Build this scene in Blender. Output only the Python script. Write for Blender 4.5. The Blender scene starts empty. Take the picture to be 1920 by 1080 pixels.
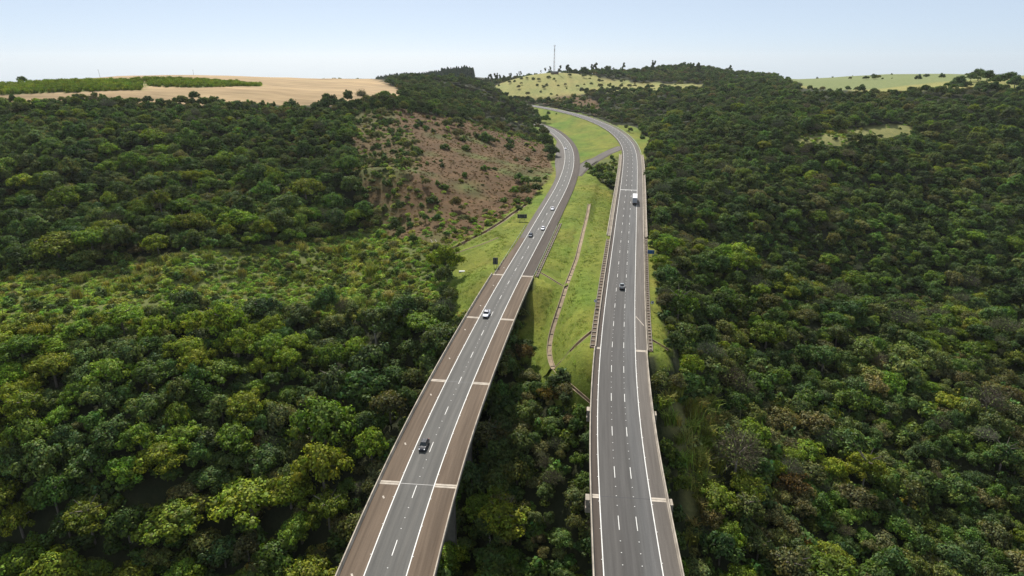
import bpy, math, random
import numpy as np
from mathutils import Vector, Matrix, Euler

R = math.radians
SC = bpy.context.scene
COL = SC.collection
random.seed(11)
rng = np.random.default_rng(7)

# ------------------------------------------------------------------ camera
FPX, CXP, CYP = 1200.0, 960.0, 540.0          # focal length and centre in photograph pixels
PITCH = math.atan2(540.0 - 110.0, FPX)
CAMZ = 100.0
cd = bpy.data.cameras.new("camera")
cd.sensor_width = 36.0
cd.lens = 36.0 * FPX / 1920.0
cd.clip_start = 1.0
cd.clip_end = 20000.0
cam = bpy.data.objects.new("camera", cd)
cam.location = (0, 0, CAMZ)
cam.rotation_euler = (math.pi / 2 - PITCH, 0, 0)
COL.objects.link(cam)
SC.camera = cam

# ------------------------------------------------------------------ sky, sun, exposure
SUN_EL, SUN_AZ = R(46), R(-14)                # azimuth from +Y, negative = towards -X (the left)
w = bpy.data.worlds.new("World")
SC.world = w
w.use_nodes = True
nt = w.node_tree
nt.nodes.clear()
sky = nt.nodes.new("ShaderNodeTexSky")
sky.sky_type = 'NISHITA'
sky.sun_disc = False
sky.sun_elevation = SUN_EL
sky.sun_rotation = SUN_AZ
sky.altitude = 0
sky.air_density = 0.4
sky.dust_density = 0.5
sky.ozone_density = 2.5
bg = nt.nodes.new("ShaderNodeBackground")
bg.inputs[1].default_value = 0.100
out = nt.nodes.new("ShaderNodeOutputWorld")
pale = nt.nodes.new("ShaderNodeMix"); pale.data_type = 'RGBA'      # flat pale tint mixed into the whole sky colour in place of haze
pale.inputs[0].default_value = 0.68
pale.inputs[7].default_value = (5.1, 5.85, 6.5, 1)
nt.links.new(sky.outputs[0], pale.inputs[6])
nt.links.new(pale.outputs[2], bg.inputs[0])
nt.links.new(bg.outputs[0], out.inputs[0])
sl = bpy.data.lights.new("sun", 'SUN')
sl.energy = 5.0
sl.angle = R(0.53)
sl.color = (1.0, 0.95, 0.87)
so = bpy.data.objects.new("sun", sl)
sv = Vector((math.sin(SUN_AZ) * math.cos(SUN_EL), math.cos(SUN_AZ) * math.cos(SUN_EL), math.sin(SUN_EL)))
so.rotation_euler = sv.to_track_quat('Z', 'Y').to_euler()
so.location = (0, 0, 400)
COL.objects.link(so)
SC.view_settings.view_transform = 'Standard'
SC.view_settings.look = 'None'
SC.view_settings.gamma = 1.0
SC.view_settings.use_curve_mapping = False
SC.view_settings.exposure = 0.40
SC.cycles.max_bounces = 6
SC.cycles.diffuse_bounces = 3
SC.cycles.glossy_bounces = 2
SC.cycles.transmission_bounces = 4
SC.cycles.transparent_max_bounces = 4
SC.cycles.volume_bounces = 0
SC.cycles.use_denoising = True
SC.cycles.denoiser = 'OPENIMAGEDENOISE'
SC.cycles.denoising_input_passes = 'RGB_ALBEDO_NORMAL'
SC.cycles.denoising_prefilter = 'NONE'
HAZE = 0.000032

# ------------------------------------------------------------------ helpers
def tag(o, label=None, cat=None, group=None, kind=None):
    if label: o['label'] = label
    if cat: o['category'] = cat
    if group: o['group'] = group
    if kind: o['kind'] = kind
    return o

def empty(name, loc=(0, 0, 0), rz=0.0):
    o = bpy.data.objects.new(name, None)
    o.empty_display_size = 0.5
    o.location = loc
    o.rotation_euler = (0, 0, rz)
    COL.objects.link(o)
    return o

class MB:
    """collects faces and links them as one mesh object"""
    def __init__(s): s.v, s.f, s.mi = [], [], []
    def add(s, vs, fs, m=0):
        b = len(s.v)
        s.v += [tuple(p) for p in vs]
        s.f += [tuple(i + b for i in f) for f in fs]
        s.mi += [m] * len(fs)
    def box(s, c, d, rz=0.0, taper=1.0, m=0):
        x, y, z = d[0] / 2, d[1] / 2, d[2] / 2
        ca, sa = math.cos(rz), math.sin(rz)
        vs = []
        for k in (-1, 1):
            t = 1.0 if k < 0 else taper
            for (i, j) in ((-1, -1), (1, -1), (1, 1), (-1, 1)):
                px, py = i * x * t, j * y * t
                vs.append((c[0] + px * ca - py * sa, c[1] + px * sa + py * ca, c[2] + k * z))
        s.add(vs, [(0, 3, 2, 1), (4, 5, 6, 7), (0, 1, 5, 4), (1, 2, 6, 5), (2, 3, 7, 6), (3, 0, 4, 7)], m)
    def tube(s, p, q, r0, r1=None, n=6, m=0, caps=True):
        r1 = r0 if r1 is None else r1
        p, q = Vector(p), Vector(q)
        d = (q - p)
        if d.length < 1e-6: return
        d.normalize()
        a = Vector((0, 0, 1)) if abs(d.z) < 0.9 else Vector((1, 0, 0))
        u = d.cross(a).normalized(); w_ = d.cross(u)
        vs = []
        for c, r in ((p, r0), (q, r1)):
            for k in range(n):
                t = 2 * math.pi * k / n
                vs.append(c + u * (r * math.cos(t)) + w_ * (r * math.sin(t)))
        fs = [(k, (k + 1) % n, n + (k + 1) % n, n + k) for k in range(n)]
        if caps:
            fs += [tuple(range(n - 1, -1, -1)), tuple(range(n, 2 * n))]
        s.add(vs, fs, m)
    def loft(s, rings, m=0, caps=True, closed=True):
        n = len(rings[0]); vs = [p for r in rings for p in r]; fs = []
        for i in range(len(rings) - 1):
            for k in range(n if closed else n - 1):
                a, b = i * n + k, i * n + (k + 1) % n
                fs.append((a, b, b + n, a + n))
        if caps and closed:
            fs += [tuple(range(n - 1, -1, -1)), tuple(range(len(vs) - n, len(vs)))]
        s.add(vs, fs, m)
    def mesh(s, name, mats, smooth=False):
        me = bpy.data.meshes.new(name)
        me.from_pydata(s.v, [], s.f)
        for m in (mats if isinstance(mats, (list, tuple)) else [mats]): me.materials.append(m)
        if any(s.mi): me.polygons.foreach_set('material_index', s.mi)
        if smooth: me.polygons.foreach_set('use_smooth', [True] * len(s.f))
        me.update()
        return me
    def build(s, name, mats, parent=None, smooth=False, loc=None):
        o = bpy.data.objects.new(name, s.mesh(name, mats, smooth))
        COL.objects.link(o)
        if parent: o.parent = parent
        if loc is not None: o.location = loc
        return o

def kids(o):
    return [c for c in bpy.data.objects if c.parent == o]

def copy_tree(root, loc, rz, ch=None):
    r = root.copy(); COL.objects.link(r)
    r.location = loc; r.rotation_euler = (0, 0, rz)
    for c0 in kids(root):
        c = c0.copy(); c.parent = r; COL.objects.link(c)
        for g0 in kids(c0):
            g = g0.copy(); g.parent = c; COL.objects.link(g)
    return r

# ------------------------------------------------------------------ materials
def nm(name):
    m = bpy.data.materials.new(name); m.use_nodes = True
    t = m.node_tree; t.nodes.clear()
    o = t.nodes.new("ShaderNodeOutputMaterial")
    return m, t, o
def N(t, ty, **kw):
    n = t.nodes.new(ty)
    for k, v in kw.items(): setattr(n, k, v)
    return n
def noise(t, scale, detail=4, rough=0.6, vec=None):
    n = N(t, "ShaderNodeTexNoise")
    n.inputs['Scale'].default_value = scale
    n.inputs['Detail'].default_value = detail
    n.inputs['Roughness'].default_value = rough
    if vec is None:
        g = N(t, "ShaderNodeNewGeometry"); vec = g.outputs['Position']
    t.links.new(vec, n.inputs['Vector'])
    return n.outputs[0]
def ramp(t, fac, stops):
    r = N(t, "ShaderNodeValToRGB")
    while len(r.color_ramp.elements) < len(stops): r.color_ramp.elements.new(0.5)
    for e, (p, c) in zip(r.color_ramp.elements, stops):
        e.position = p; e.color = (*c, 1) if len(c) == 3 else c
    t.links.new(fac, r.inputs[0])
    return r.outputs[0]
def mixc(t, a, b, fac, mode='MIX'):
    n = N(t, "ShaderNodeMix", data_type='RGBA', blend_type=mode)
    for sock, val in ((n.inputs[0], fac), (n.inputs[6], a), (n.inputs[7], b)):
        if isinstance(val, (int, float)): sock.default_value = val
        elif isinstance(val, (tuple, list)): sock.default_value = (*val, 1)
        else: t.links.new(val, sock)
    return n.outputs[2]
def pbr(name, col, rough=0.8, metal=0.0, vary=0.15, scale=0.8, bump=0.0, bscale=3.0, spec=0.3):
    m, t, o = nm(name)
    b = N(t, "ShaderNodeBsdfPrincipled")
    f = noise(t, scale, 5)
    lo = tuple(c * (1 - vary) for c in col); hi = tuple(min(1, c * (1 + vary)) for c in col)
    t.links.new(ramp(t, f, [(0.3, lo), (0.7, hi)]), b.inputs['Base Color'])
    b.inputs['Roughness'].default_value = rough
    b.inputs['Metallic'].default_value = metal
    b.inputs['Specular IOR Level'].default_value = spec
    if bump:
        bn = N(t, "ShaderNodeBump"); bn.inputs['Strength'].default_value = bump
        t.links.new(noise(t, bscale, 3), bn.inputs['Height']); t.links.new(bn.outputs[0], b.inputs['Normal'])
    t.links.new(b.outputs[0], o.inputs[0])
    return m

def road_mat(name, c1, c2, along_scale, rough=0.75, streak=0.5):
    """asphalt with lengthwise streaks; UV.x = metres across, UV.y = metres along"""
    m, t, o = nm(name)
    b = N(t, "ShaderNodeBsdfPrincipled")
    uv = N(t, "ShaderNodeUVMap"); uv.uv_map = 'road'
    mp = N(t, "ShaderNodeMapping"); mp.inputs['Scale'].default_value = (1.6, along_scale, 1)
    t.links.new(uv.outputs[0], mp.inputs[0])
    n1 = noise(t, 1.0, 5, 0.6, mp.outputs[0])
    base = ramp(t, n1, [(0.25, c1), (0.75, c2)])
    mp2 = N(t, "ShaderNodeMapping"); mp2.inputs['Scale'].default_value = (0.35, 0.02, 1)
    t.links.new(uv.outputs[0], mp2.inputs[0])
    n2 = noise(t, 1.0, 3, 0.5, mp2.outputs[0])
    base = mixc(t, base, ramp(t, n2, [(0.3, (0.72, 0.72, 0.72)), (0.7, (1.2, 1.2, 1.2))]), streak, 'MULTIPLY')
    n3 = noise(t, 4.0, 4, 0.7)
    base = mixc(t, base, ramp(t, n3, [(0.3, (0.85, 0.85, 0.85)), (0.7, (1.12, 1.12, 1.12))]), 0.6, 'MULTIPLY')
    t.links.new(base, b.inputs['Base Color'])
    b.inputs['Roughness'].default_value = min(.9, rough + .12)
    b.inputs['Specular IOR Level'].default_value = 0.2
    t.links.new(b.outputs[0], o.inputs[0])
    return m, t, b, base

M = {}
M['asphalt'], _t, _b, _base = road_mat("asphalt", (0.070, 0.067, 0.061), (0.112, 0.107, 0.098), 0.06, 0.62)
def tracks(_t, _b, _base, half, stops):
    _uv = N(_t, "ShaderNodeUVMap"); _uv.uv_map = 'road'
    _sx = N(_t, "ShaderNodeSeparateXYZ"); _t.links.new(_uv.outputs[0], _sx.inputs[0])
    _mr = N(_t, "ShaderNodeMapRange"); _mr.inputs[1].default_value = -half; _mr.inputs[2].default_value = half
    _t.links.new(_sx.outputs[0], _mr.inputs[0])
    _t.links.new(mixc(_t, _base, ramp(_t, _mr.outputs[0], stops), 1.0, 'MULTIPLY'), _b.inputs['Base Color'])
tracks(_t, _b, _base, 3.72, [(0.0, (.98, .97, .95)), (.13, (.84, .84, .84)), (.25, (1.08, 1.07, 1.05)), (.37, (.85, .85, .85)), (.5, (1.08, 1.07, 1.06)), (.63, (.88, .88, .88)), (.75, (1.12, 1.1, 1.08)), (.87, (.90, .90, .90)), (1.0, (1.05, 1.04, 1.02))])
M['asphalt_wide'], _t, _b, _base = road_mat("asphalt_three_lane", (0.056, 0.052, 0.048), (0.088, 0.083, 0.077), 0.05, 0.60)
# the polished outer lane and the wheel tracks of the three lane carriageway
_uv = N(_t, "ShaderNodeUVMap"); _uv.uv_map = 'road'
_sx = N(_t, "ShaderNodeSeparateXYZ"); _t.links.new(_uv.outputs[0], _sx.inputs[0])
_mr = N(_t, "ShaderNodeMapRange"); _mr.inputs[1].default_value = -5.3; _mr.inputs[2].default_value = 5.3
_t.links.new(_sx.outputs[0], _mr.inputs[0])
_rp = ramp(_t, _mr.outputs[0], [(0.0, (.93, .93, .93)), (0.28, (1.0, .98, .97)), (0.42, (.86, .86, .87)), (0.52, (1.02, 1.02, 1.03)), (0.62, (.85, .85, .85)), (0.72, (1.25, 1.29, 1.33)), (0.80, (1.06, 1.1, 1.15)), (0.89, (1.28, 1.31, 1.36)), (1.0, (1.1, 1.1, 1.12))])
_t.links.new(mixc(_t, _base, _rp, 1.0, 'MULTIPLY'), _b.inputs['Base Color'])
M['shoulder'], _t, _b, _base = road_mat("worn_brown_shoulder", (0.084, 0.060, 0.042), (0.150, 0.111, 0.079), 0.045, 0.85, 0.8)
M['shoulder_grey'], _t, _b, _base = road_mat("grey_shoulder", (0.092, 0.080, 0.070), (0.145, 0.128, 0.112), 0.05, 0.8, 0.6)
M['shoulder_dark'], _t, _b, _base = road_mat("dark_shoulder", (0.055, 0.043, 0.035), (0.09, 0.072, 0.059), 0.05, 0.85, 0.6)
M['paint'] = pbr("road_paint", (0.60, 0.585, 0.55), 0.6, vary=0.18, scale=0.6)
M['conc'] = pbr("weathered_concrete", (0.36, 0.31, 0.25), 0.9, vary=0.35, scale=0.35)
M['conc_pale'] = pbr("pale_concrete", (0.42, 0.365, 0.30), 0.9, vary=0.25, scale=0.7)
M['conc_dark'] = pbr("shaded_concrete", (0.11, 0.10, 0.085), 0.9, vary=0.35, scale=0.25)  # concrete darkened: shade under the decks put into the colour
M['conc_chan'] = pbr("channel_concrete", (0.25, 0.19, 0.125), 0.95, vary=0.35, scale=0.5)
M['conc_mid'] = pbr("grubby_concrete", (0.20, 0.168, 0.132), 0.9, vary=0.3, scale=0.5)
M['white_conc'] = pbr("whitewashed_concrete", (0.68, 0.67, 0.64), 0.85, vary=0.08)
M['galv'] = pbr("galvanised_steel", (0.42, 0.43, 0.43), 0.45, 0.6, vary=0.1)
M['rail_green'] = pbr("dull_rail_steel", (0.20, 0.23, 0.17), 0.6, 0.2, vary=0.2)
M['bark'] = pbr("bark", (0.16, 0.135, 0.11), 0.95, vary=0.35, scale=0.8)
M['bark_pale'] = pbr("pale_bark", (0.36, 0.32, 0.28), 0.95, vary=0.25, scale=0.8)
M['signback'] = pbr("sign_back", (0.030, 0.032, 0.036), 0.55, 0.2, vary=0.1)
M['signframe'] = pbr("sign_frame", (0.17, 0.19, 0.18), 0.6, 0.3, vary=0.1)
M['signwhite'] = pbr("sign_white", (0.62, 0.64, 0.70), 0.4, vary=0.03)
M['signred'] = pbr("sign_red", (0.30, 0.03, 0.03), 0.4, vary=0.03)
M['signdark'] = pbr("sign_black", (0.02, 0.02, 0.025), 0.4, vary=0.03)
M['signblue'] = pbr("sign_blue", (0.012, 0.085, 0.26), 0.4, vary=0.08)
M['glass'] = pbr("dark_car_glass", (0.012, 0.015, 0.018), 0.06, 0.0, vary=0.0, spec=0.6)
M['tyre'] = pbr("tyre_rubber", (0.018, 0.018, 0.018), 0.9, vary=0.1)
M['rim'] = pbr("wheel_rim", (0.35, 0.36, 0.37), 0.35, 0.8, vary=0.05)
M['lamp'] = pbr("headlamp", (0.75, 0.76, 0.78), 0.15, 0.3, vary=0.02)
M['tail'] = pbr("tail_lamp", (0.35, 0.02, 0.02), 0.25, vary=0.02)
M['plastic'] = pbr("black_plastic", (0.02, 0.02, 0.022), 0.6, vary=0.1)
M['tower_red'] = pbr("tower_red", (0.30, 0.12, 0.10), 0.6, vary=0.1)
M['tower_white'] = pbr("tower_white", (0.45, 0.45, 0.46), 0.6, vary=0.1)
M['roof_dark'] = pbr("dark_roof", (0.055, 0.06, 0.06), 0.9, vary=0.2)
M['wall_brown'] = pbr("brown_wall", (0.20, 0.12, 0.09), 0.9, vary=0.2)
M['wood'] = pbr("pole_wood", (0.16, 0.14, 0.12), 0.9, vary=0.2)
def paintmat(name, c, metal=0.0, rough=0.5):
    m, t, o = nm(name)
    b = N(t, "ShaderNodeBsdfPrincipled")
    b.inputs['Base Color'].default_value = (*c, 1); b.inputs['Metallic'].default_value = metal
    f = noise(t, 3.0, 3)
    t.links.new(ramp(t, f, [(0.3, (rough * .8,) * 3), (0.7, (rough * 1.3,) * 3)]), b.inputs['Roughness'])
    b.inputs['Coat Weight'].default_value = 0.25; b.inputs['Coat Roughness'].default_value = 0.02; b.inputs['Specular IOR Level'].default_value = 0.15
    t.links.new(b.outputs[0], o.inputs[0])
    return m
M['car_black'] = paintmat("black_car_paint", (0.012, 0.013, 0.022))
M['car_navy'] = paintmat("dark_blue_car_paint", (0.020, 0.032, 0.05), 0.2)
M['car_white'] = paintmat("white_car_paint", (0.78, 0.77, 0.82))
M['car_silver'] = paintmat("silver_car_paint", (0.36, 0.38, 0.39), 0.7, 0.35)
M['truck_white'] = paintmat("white_box_panel", (0.76, 0.75, 0.72), 0.0, 0.5)
M['truck_rear'] = paintmat("grey_rear_door", (0.30, 0.31, 0.34), 0.1, 0.5)  # white doors greyed: shade on the truck's rear put into the colour

def leaf_mat(name, trans=0.22, gloss=0.012):
    """leaf colour = tint of the tree times a mesh colour: per leaf variation, painted shade on inner cores"""
    m, t, o = nm(name)
    a = N(t, "ShaderNodeAttribute", attribute_type='INSTANCER', attribute_name='tint')
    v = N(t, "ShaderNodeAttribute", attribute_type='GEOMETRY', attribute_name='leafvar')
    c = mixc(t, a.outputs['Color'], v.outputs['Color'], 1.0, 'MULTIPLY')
    d = N(t, "ShaderNodeBsdfDiffuse"); t.links.new(c, d.inputs[0])
    tr = N(t, "ShaderNodeBsdfTranslucent")
    c2 = mixc(t, c, (1.3, 1.45, 0.35), 1.0, 'MULTIPLY'); t.links.new(c2, tr.inputs[0])
    mx = N(t, "ShaderNodeMixShader"); mx.inputs[0].default_value = trans
    t.links.new(d.outputs[0], mx.inputs[1]); t.links.new(tr.outputs[0], mx.inputs[2])
    g = N(t, "ShaderNodeBsdfGlossy"); g.inputs['Roughness'].default_value = 0.6
    g.inputs[0].default_value = (0.9, 0.95, 1, 1)
    mx2 = N(t, "ShaderNodeMixShader"); mx2.inputs[0].default_value = gloss
    t.links.new(mx.outputs[0], mx2.inputs[1]); t.links.new(g.outputs[0], mx2.inputs[2])
    t.links.new(mx2.outputs[0], o.inputs[0])
    return m
M['leaf'] = leaf_mat("foliage")
M['twig'] = leaf_mat("bare_twigs", 0.0, 0.0)
# ------------------------------------------------------------------ seeing geometry (used to survey the place)
CP, SP = math.cos(PITCH), math.sin(PITCH)
def ray(u, v):
    a, b = (u - CXP) / FPX, -(v - CYP) / FPX
    return np.array([a, CP + b * SP, -SP + b * CP])
def pt(u, v, d):
    r = ray(u, v) * d
    return r + np.array([0, 0, CAMZ])
def proj(X, Y, Z):
    X, Y, Z = np.asarray(X, float), np.asarray(Y, float), np.asarray(Z, float) - CAMZ
    d = Y * CP - Z * SP
    up = Y * SP + Z * CP
    dd = np.where(d > 1, d, 1)
    return CXP + FPX * X / dd, CYP - FPX * up / dd, d

# ------------------------------------------------------------------ the two carriageways
def plane_pt(u, v, z0, g):
    r = ray(u, v)
    t = z0 / (r[2] - g * r[1])
    return r * t
ZR, GR = -89.0, 0.0256
ZL, GL = -87.0, 0.0170
right_edge_px = [(1132.4, 1080), (1127.4, 1000), (1123.9, 950), (1120.9, 880), (1118.8, 840), (1119.7, 760), (1121.3, 710), (1125, 660),
    (1130.8, 600), (1137, 550), (1140.8, 520), (1150.3, 450), (1156.7, 400), (1162.5, 360), (1165, 340), (1168.3, 313), (1170.6, 283), (1165, 268),
    (1155, 255), (1135, 240), (1106.7, 226.7), (1073.3, 215), (1040, 207.5), (1006.7, 200.8), (981, 196.7), (961, 194.2)]
left_edge_px = [(682.5, 1080), (710.8, 1000), (729, 950), (750.5, 900), (794, 800), (823.7, 740), (853, 680), (885, 620), (911.7, 570), (946.7, 510),
    (977.5, 460), (1013, 400), (1043, 350), (1055.8, 320), (1060.3, 300), (1059.7, 280), (1055.8, 270), (1048, 260), (1037, 250), (1026, 241)]

class Curve:
    def __init__(s, P, off, z0, g, near, far_turn):
        P = np.array(P)[:, :2]
        d = P[1] - P[0]; d /= np.linalg.norm(d)
        dm = P[3] - P[0]; dm /= np.linalg.norm(dm)
        P = np.vstack([P[0] - dm * near, P[0] - dm * near * .5, P])
        e = P[-1] - P[-3]; ang = math.atan2(e[1], e[0])
        q = P[-1].copy(); ext = []
        for k in range(12):
            ang += far_turn; q = q + 25 * np.array([math.cos(ang), math.sin(ang)]); ext.append(q.copy())
        P = np.vstack([P, ext])
        L = np.r_[0, np.cumsum(np.linalg.norm(np.diff(P, axis=0), axis=1))]
        S = np.arange(0, L[-1], 2.0)
        xy = np.stack([np.interp(S, L, P[:, k]) for k in (0, 1)], 1)
        # smoothing that grows with distance (far measurements are coarser)
        def sm(a, sig):
            k = int(3 * sig) + 1; x = np.arange(-k, k + 1); w_ = np.exp(-.5 * (x / sig) ** 2); w_ /= w_.sum()
            p = np.vstack([2 * a[0] - a[k:0:-1], a, 2 * a[-1] - a[-2:-k - 2:-1]])
            return np.stack([np.convolve(p[:, c], w_, 'valid') for c in (0, 1)], 1)
        f = np.clip((xy[:, 1:2] - 420) / 150, 0, 1)
        xy = sm(xy, 8) * (1 - f) + sm(xy, 17) * f
        T = np.gradient(xy, axis=0); T /= np.linalg.norm(T, axis=1)[:, None]
        Nn = np.stack([T[:, 1], -T[:, 0]], 1)              # to the right
        c = sm(xy + Nn * off, 3)
        s.p = c
        s.S = np.r_[0, np.cumsum(np.linalg.norm(np.diff(c, axis=0), axis=1))]
        T = np.gradient(c, axis=0); T /= np.linalg.norm(T, axis=1)[:, None]
        s.t = T; s.n = np.stack([T[:, 1], -T[:, 0]], 1)
        s.z0, s.g = z0 + CAMZ, g
        s.z = s.z0 + s.g * s.p[:, 1]
        s.z = s.z + np.clip(s.p[:, 1] - 450, 0, None) * 0.0
        s.len = s.S[-1]
    def at(s, q, off=0.0, dz=0.0):
        x, y = np.interp(q, s.S, s.p[:, 0]), np.interp(q, s.S, s.p[:, 1])
        nx, ny = np.interp(q, s.S, s.n[:, 0]), np.interp(q, s.S, s.n[:, 1])
        return (x + nx * off, y + ny * off, np.interp(q, s.S, s.z) + dz)
    def head(s, q):
        return math.atan2(np.interp(q, s.S, s.t[:, 1]), np.interp(q, s.S, s.t[:, 0]))
    def locate(s, X, Y):
        d = (s.p[:, 0] - X) ** 2 + (s.p[:, 1] - Y) ** 2
        i = int(np.argmin(d))
        off = (X - s.p[i, 0]) * s.n[i, 0] + (Y - s.p[i, 1]) * s.n[i, 1]
        al = (X - s.p[i, 0]) * s.t[i, 0] + (Y - s.p[i, 1]) * s.t[i, 1]
        return s.S[i] + al, off
    def px(s, u, v):
        r = plane_pt(u, v, s.z0 - CAMZ, s.g)
        return s.locate(r[0], r[1])
CR = Curve([plane_pt(u, v, ZR, GR) for u, v in right_edge_px], 5.28, ZR, GR, 160, 0.02)
CL = Curve([plane_pt(u, v, ZL, GL) for u, v in left_edge_px], 3.72, ZL, GL, 160, 0.12)
sR_ab = CR.px(1155, 656)[0]          # abutments
sL_ab = CL.px(962, 517)[0]
sR_v0 = CR.px(1175, 443)[0]          # second viaduct of the right carriageway
sR_v1 = CR.px(1180, 290)[0]

# ------------------------------------------------------------------ terrain: surveyed points (u, v, axial distance, tree height to take off)
G = [
 (-250,1080,190,9),(0,1080,178,9),(300,1080,172,9),(550,1080,168,9),(-250,900,195,9),(0,900,182,9),(300,900,180,9),(600,900,180,9),
 (-250,700,215,9),(0,700,208,9),(300,700,212,9),(600,700,216,9),(740,700,220,8),(700,800,195,9),
 (-300,600,240,4),(0,600,240,3),(300,585,252,3),(600,560,262,3),(760,570,256,3),(810,590,246,1),
 (-300,480,290,5),(0,480,295,5),(300,470,298,5),(600,470,300,3),(770,455,308,0),
 (-300,400,320,8),(0,400,320,8),(300,400,325,8),(600,400,335,8),
 (-300,300,370,8),(0,300,370,8),(300,300,380,8),(600,300,410,7),
 (-300,230,420,8),(0,230,420,8),(300,222,432,8),(600,222,470,7),
 (0,192,455,11),(300,190,468,11),(600,190,510,8),(-300,197,435,11),
 (0,181,500,0),(200,177,510,0),(480,172,550,0),(735,185,570,0),(600,166,640,0),(0,161,660,0),(-300,172,600,0),(150,148,800,0),(300,143,880,0),(500,145,880,0),(700,160,780,0),
 (820,452,312,0),(880,432,328,0),(940,394,372,0),(985,370,410,0),(700,420,345,2),(760,350,372,0),(860,330,405,0),(960,325,448,0),(1012,300,530,0),(700,262,452,1),(800,240,505,0),(900,250,548,0),(980,258,600,0),(740,207,530,0),
 (860,202,610,8),(940,207,705,8),(1010,225,720,6),(800,168,660,8),(900,178,800,8),(930,160,950,6),
 (1040,136,1150,0),(960,150,1130,0),(1150,158,1100,0),(1250,163,1030,0),(1080,168,1040,0),(1000,178,1020,0),(1120,185,930,0),
 (1110,134,1280,9),(1200,128,1320,9),(1290,121,1370,9),(1340,128,1370,9),(1400,136,1320,9),(1490,141,1330,8),
 (700,166,1150,8),(800,163,1150,8),(890,162,1150,8),(705,159,1500,0),(760,154,1500,0),(800,151,1500,0),(850,146,1500,0),(890,145,1500,0),(650,165,1400,0),(940,158,1400,0),(960,165,1400,0),(1040,160,1450,0),(1150,158,1500,0),(1300,150,1600,0),(1450,155,1600,0),(500,160,1150,0),(300,160,1200,0),(100,170,1000,0),(0,178,900,0),
 (1650,166,900,0),(1750,160,850,0),(1900,165,790,0),(2200,168,760,2),(1600,141,1500,0),(1720,131,1700,0),(1830,131,1700,0),(2000,140,1500,0),
 (860,590,240,0),(845,620,228,0),(850,520,275,0),(900,560,246,0),(840,505,285,0),(900,480,292,0),(950,440,325,0),
 (1000,620,236,0),(1030,650,226,0),(1036,690,214,0),(1075,650,215,0),(1090,740,196,0),(1070,705,207,0),(985,560,250,0),(1020,520,272,0),
 (960,690,205,9),(1000,760,190,9),(1060,800,176,9),(950,860,176,9),(1000,1000,160,9),(930,1000,165,9),(1060,920,165,8),(1000,1080,155,9),
 (1230,560,244,0),(1240,640,217,0),(1225,480,290,0),(1235,600,230,0),
 (1290,1080,155,8),(1600,1080,168,9),(1900,1080,180,9),(1300,900,172,6),(1600,900,195,8),(1900,900,208,8),(1310,750,200,6),(1600,750,228,8),(1900,750,245,8),
 (1300,600,245,8),(1600,640,265,8),(1900,690,275,8),(1260,455,310,5),(1300,447,318,6),(1420,488,325,6),(1560,546,315,6),(1900,636,300,6),
 (1500,468,410,8),(1700,522,405,8),(1900,560,400,8),(1300,400,395,8),(1500,400,435,8),(1700,420,455,8),(1900,450,455,8),
 (1245,380,385,9),(1240,310,480,9),
 (1300,300,515,8),(1500,320,495,8),(1700,330,510,8),(1900,350,510,8),(1300,220,640,8),(1500,250,575,4),(1620,262,560,1),(1700,260,585,8),(1900,270,580,8),
 (1300,180,830,8),(1500,180,750,8),(1700,190,720,8),(1900,195,700,8),(2200,300,560,8),(2200,200,720,8),(2200,500,440,8),(2200,800,260,8),
 (1220,245,650,5),(1180,225,760,6),(1140,290,530,3),(1130,315,480,4)]
cpts = []
for u, v, d, h in G:
    p = pt(u, v, d); p[2] -= h
    cpts.append(p)
for u, d, z in ((1450, 372, -36), (1600, 366, -44), (1900, 366, -52), (1320, 366, -20), (2200, 364, -52)):   # the ravine behind the right spur
    r = ray(u, 470) * d
    cpts.append(np.array([r[0], r[1], z]))
for X, Y, Z in ((-500, 100, -10), (-300, 60, -35), (0, 40, -45), (250, 60, -40), (500, 100, -30), (-500, -200, 10), (0, -200, -20), (500, -200, 0), (-700, 300, 60),
                (-900, 700, 66), (900, 500, 40), (1100, 900, 55), (-100, 100, -38), (60, 110, -34), (0, 700, 24.0), (30, 640, 22)):
    cpts.append(np.array([X, Y, Z], float))
for cu, ab, lo, hi in ((CR, sR_ab, sR_ab + 4, sR_v0 - 3), (CR, sR_ab, sR_v1 + 4, CR.len - 260), (CL, sL_ab, sL_ab + 4, CL.len - 200)):
    q = lo
    while q < hi:
        for off in (-9, 9):
            cpts.append(np.array(cu.at(q, off, -0.9)))
        q += 28
cpts = np.array(cpts)

def tps_fit(P, lam):
    n = len(P); S = 100.0
    xy = P[:, :2] / S
    r2 = ((xy[:, None] - xy[None]) ** 2).sum(-1)
    K = 0.5 * r2 * np.log(r2 + 1e-12) + lam * np.eye(n)
    A = np.zeros((n + 3, n + 3)); A[:n, :n] = K
    A[:n, n] = 1; A[:n, n + 1:] = xy; A[n, :n] = 1; A[n + 1:, :n] = xy.T
    b = np.r_[P[:, 2], 0, 0, 0]
    return xy, np.linalg.solve(A, b), S
TPS = tps_fit(cpts, 0.02)
def tps(X, Y):
    xy, c, S = TPS
    n = len(xy); sh = X.shape; q = np.stack([X.ravel(), Y.ravel()], 1) / S
    o = np.empty(len(q))
    for i in range(0, len(q), 20000):
        qq = q[i:i + 20000]
        r2 = ((qq[:, None] - xy[None]) ** 2).sum(-1)
        o[i:i + 20000] = (0.5 * r2 * np.log(r2 + 1e-12)) @ c[:n] + c[n] + qq @ c[n + 1:]
    return o.reshape(sh)

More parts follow.
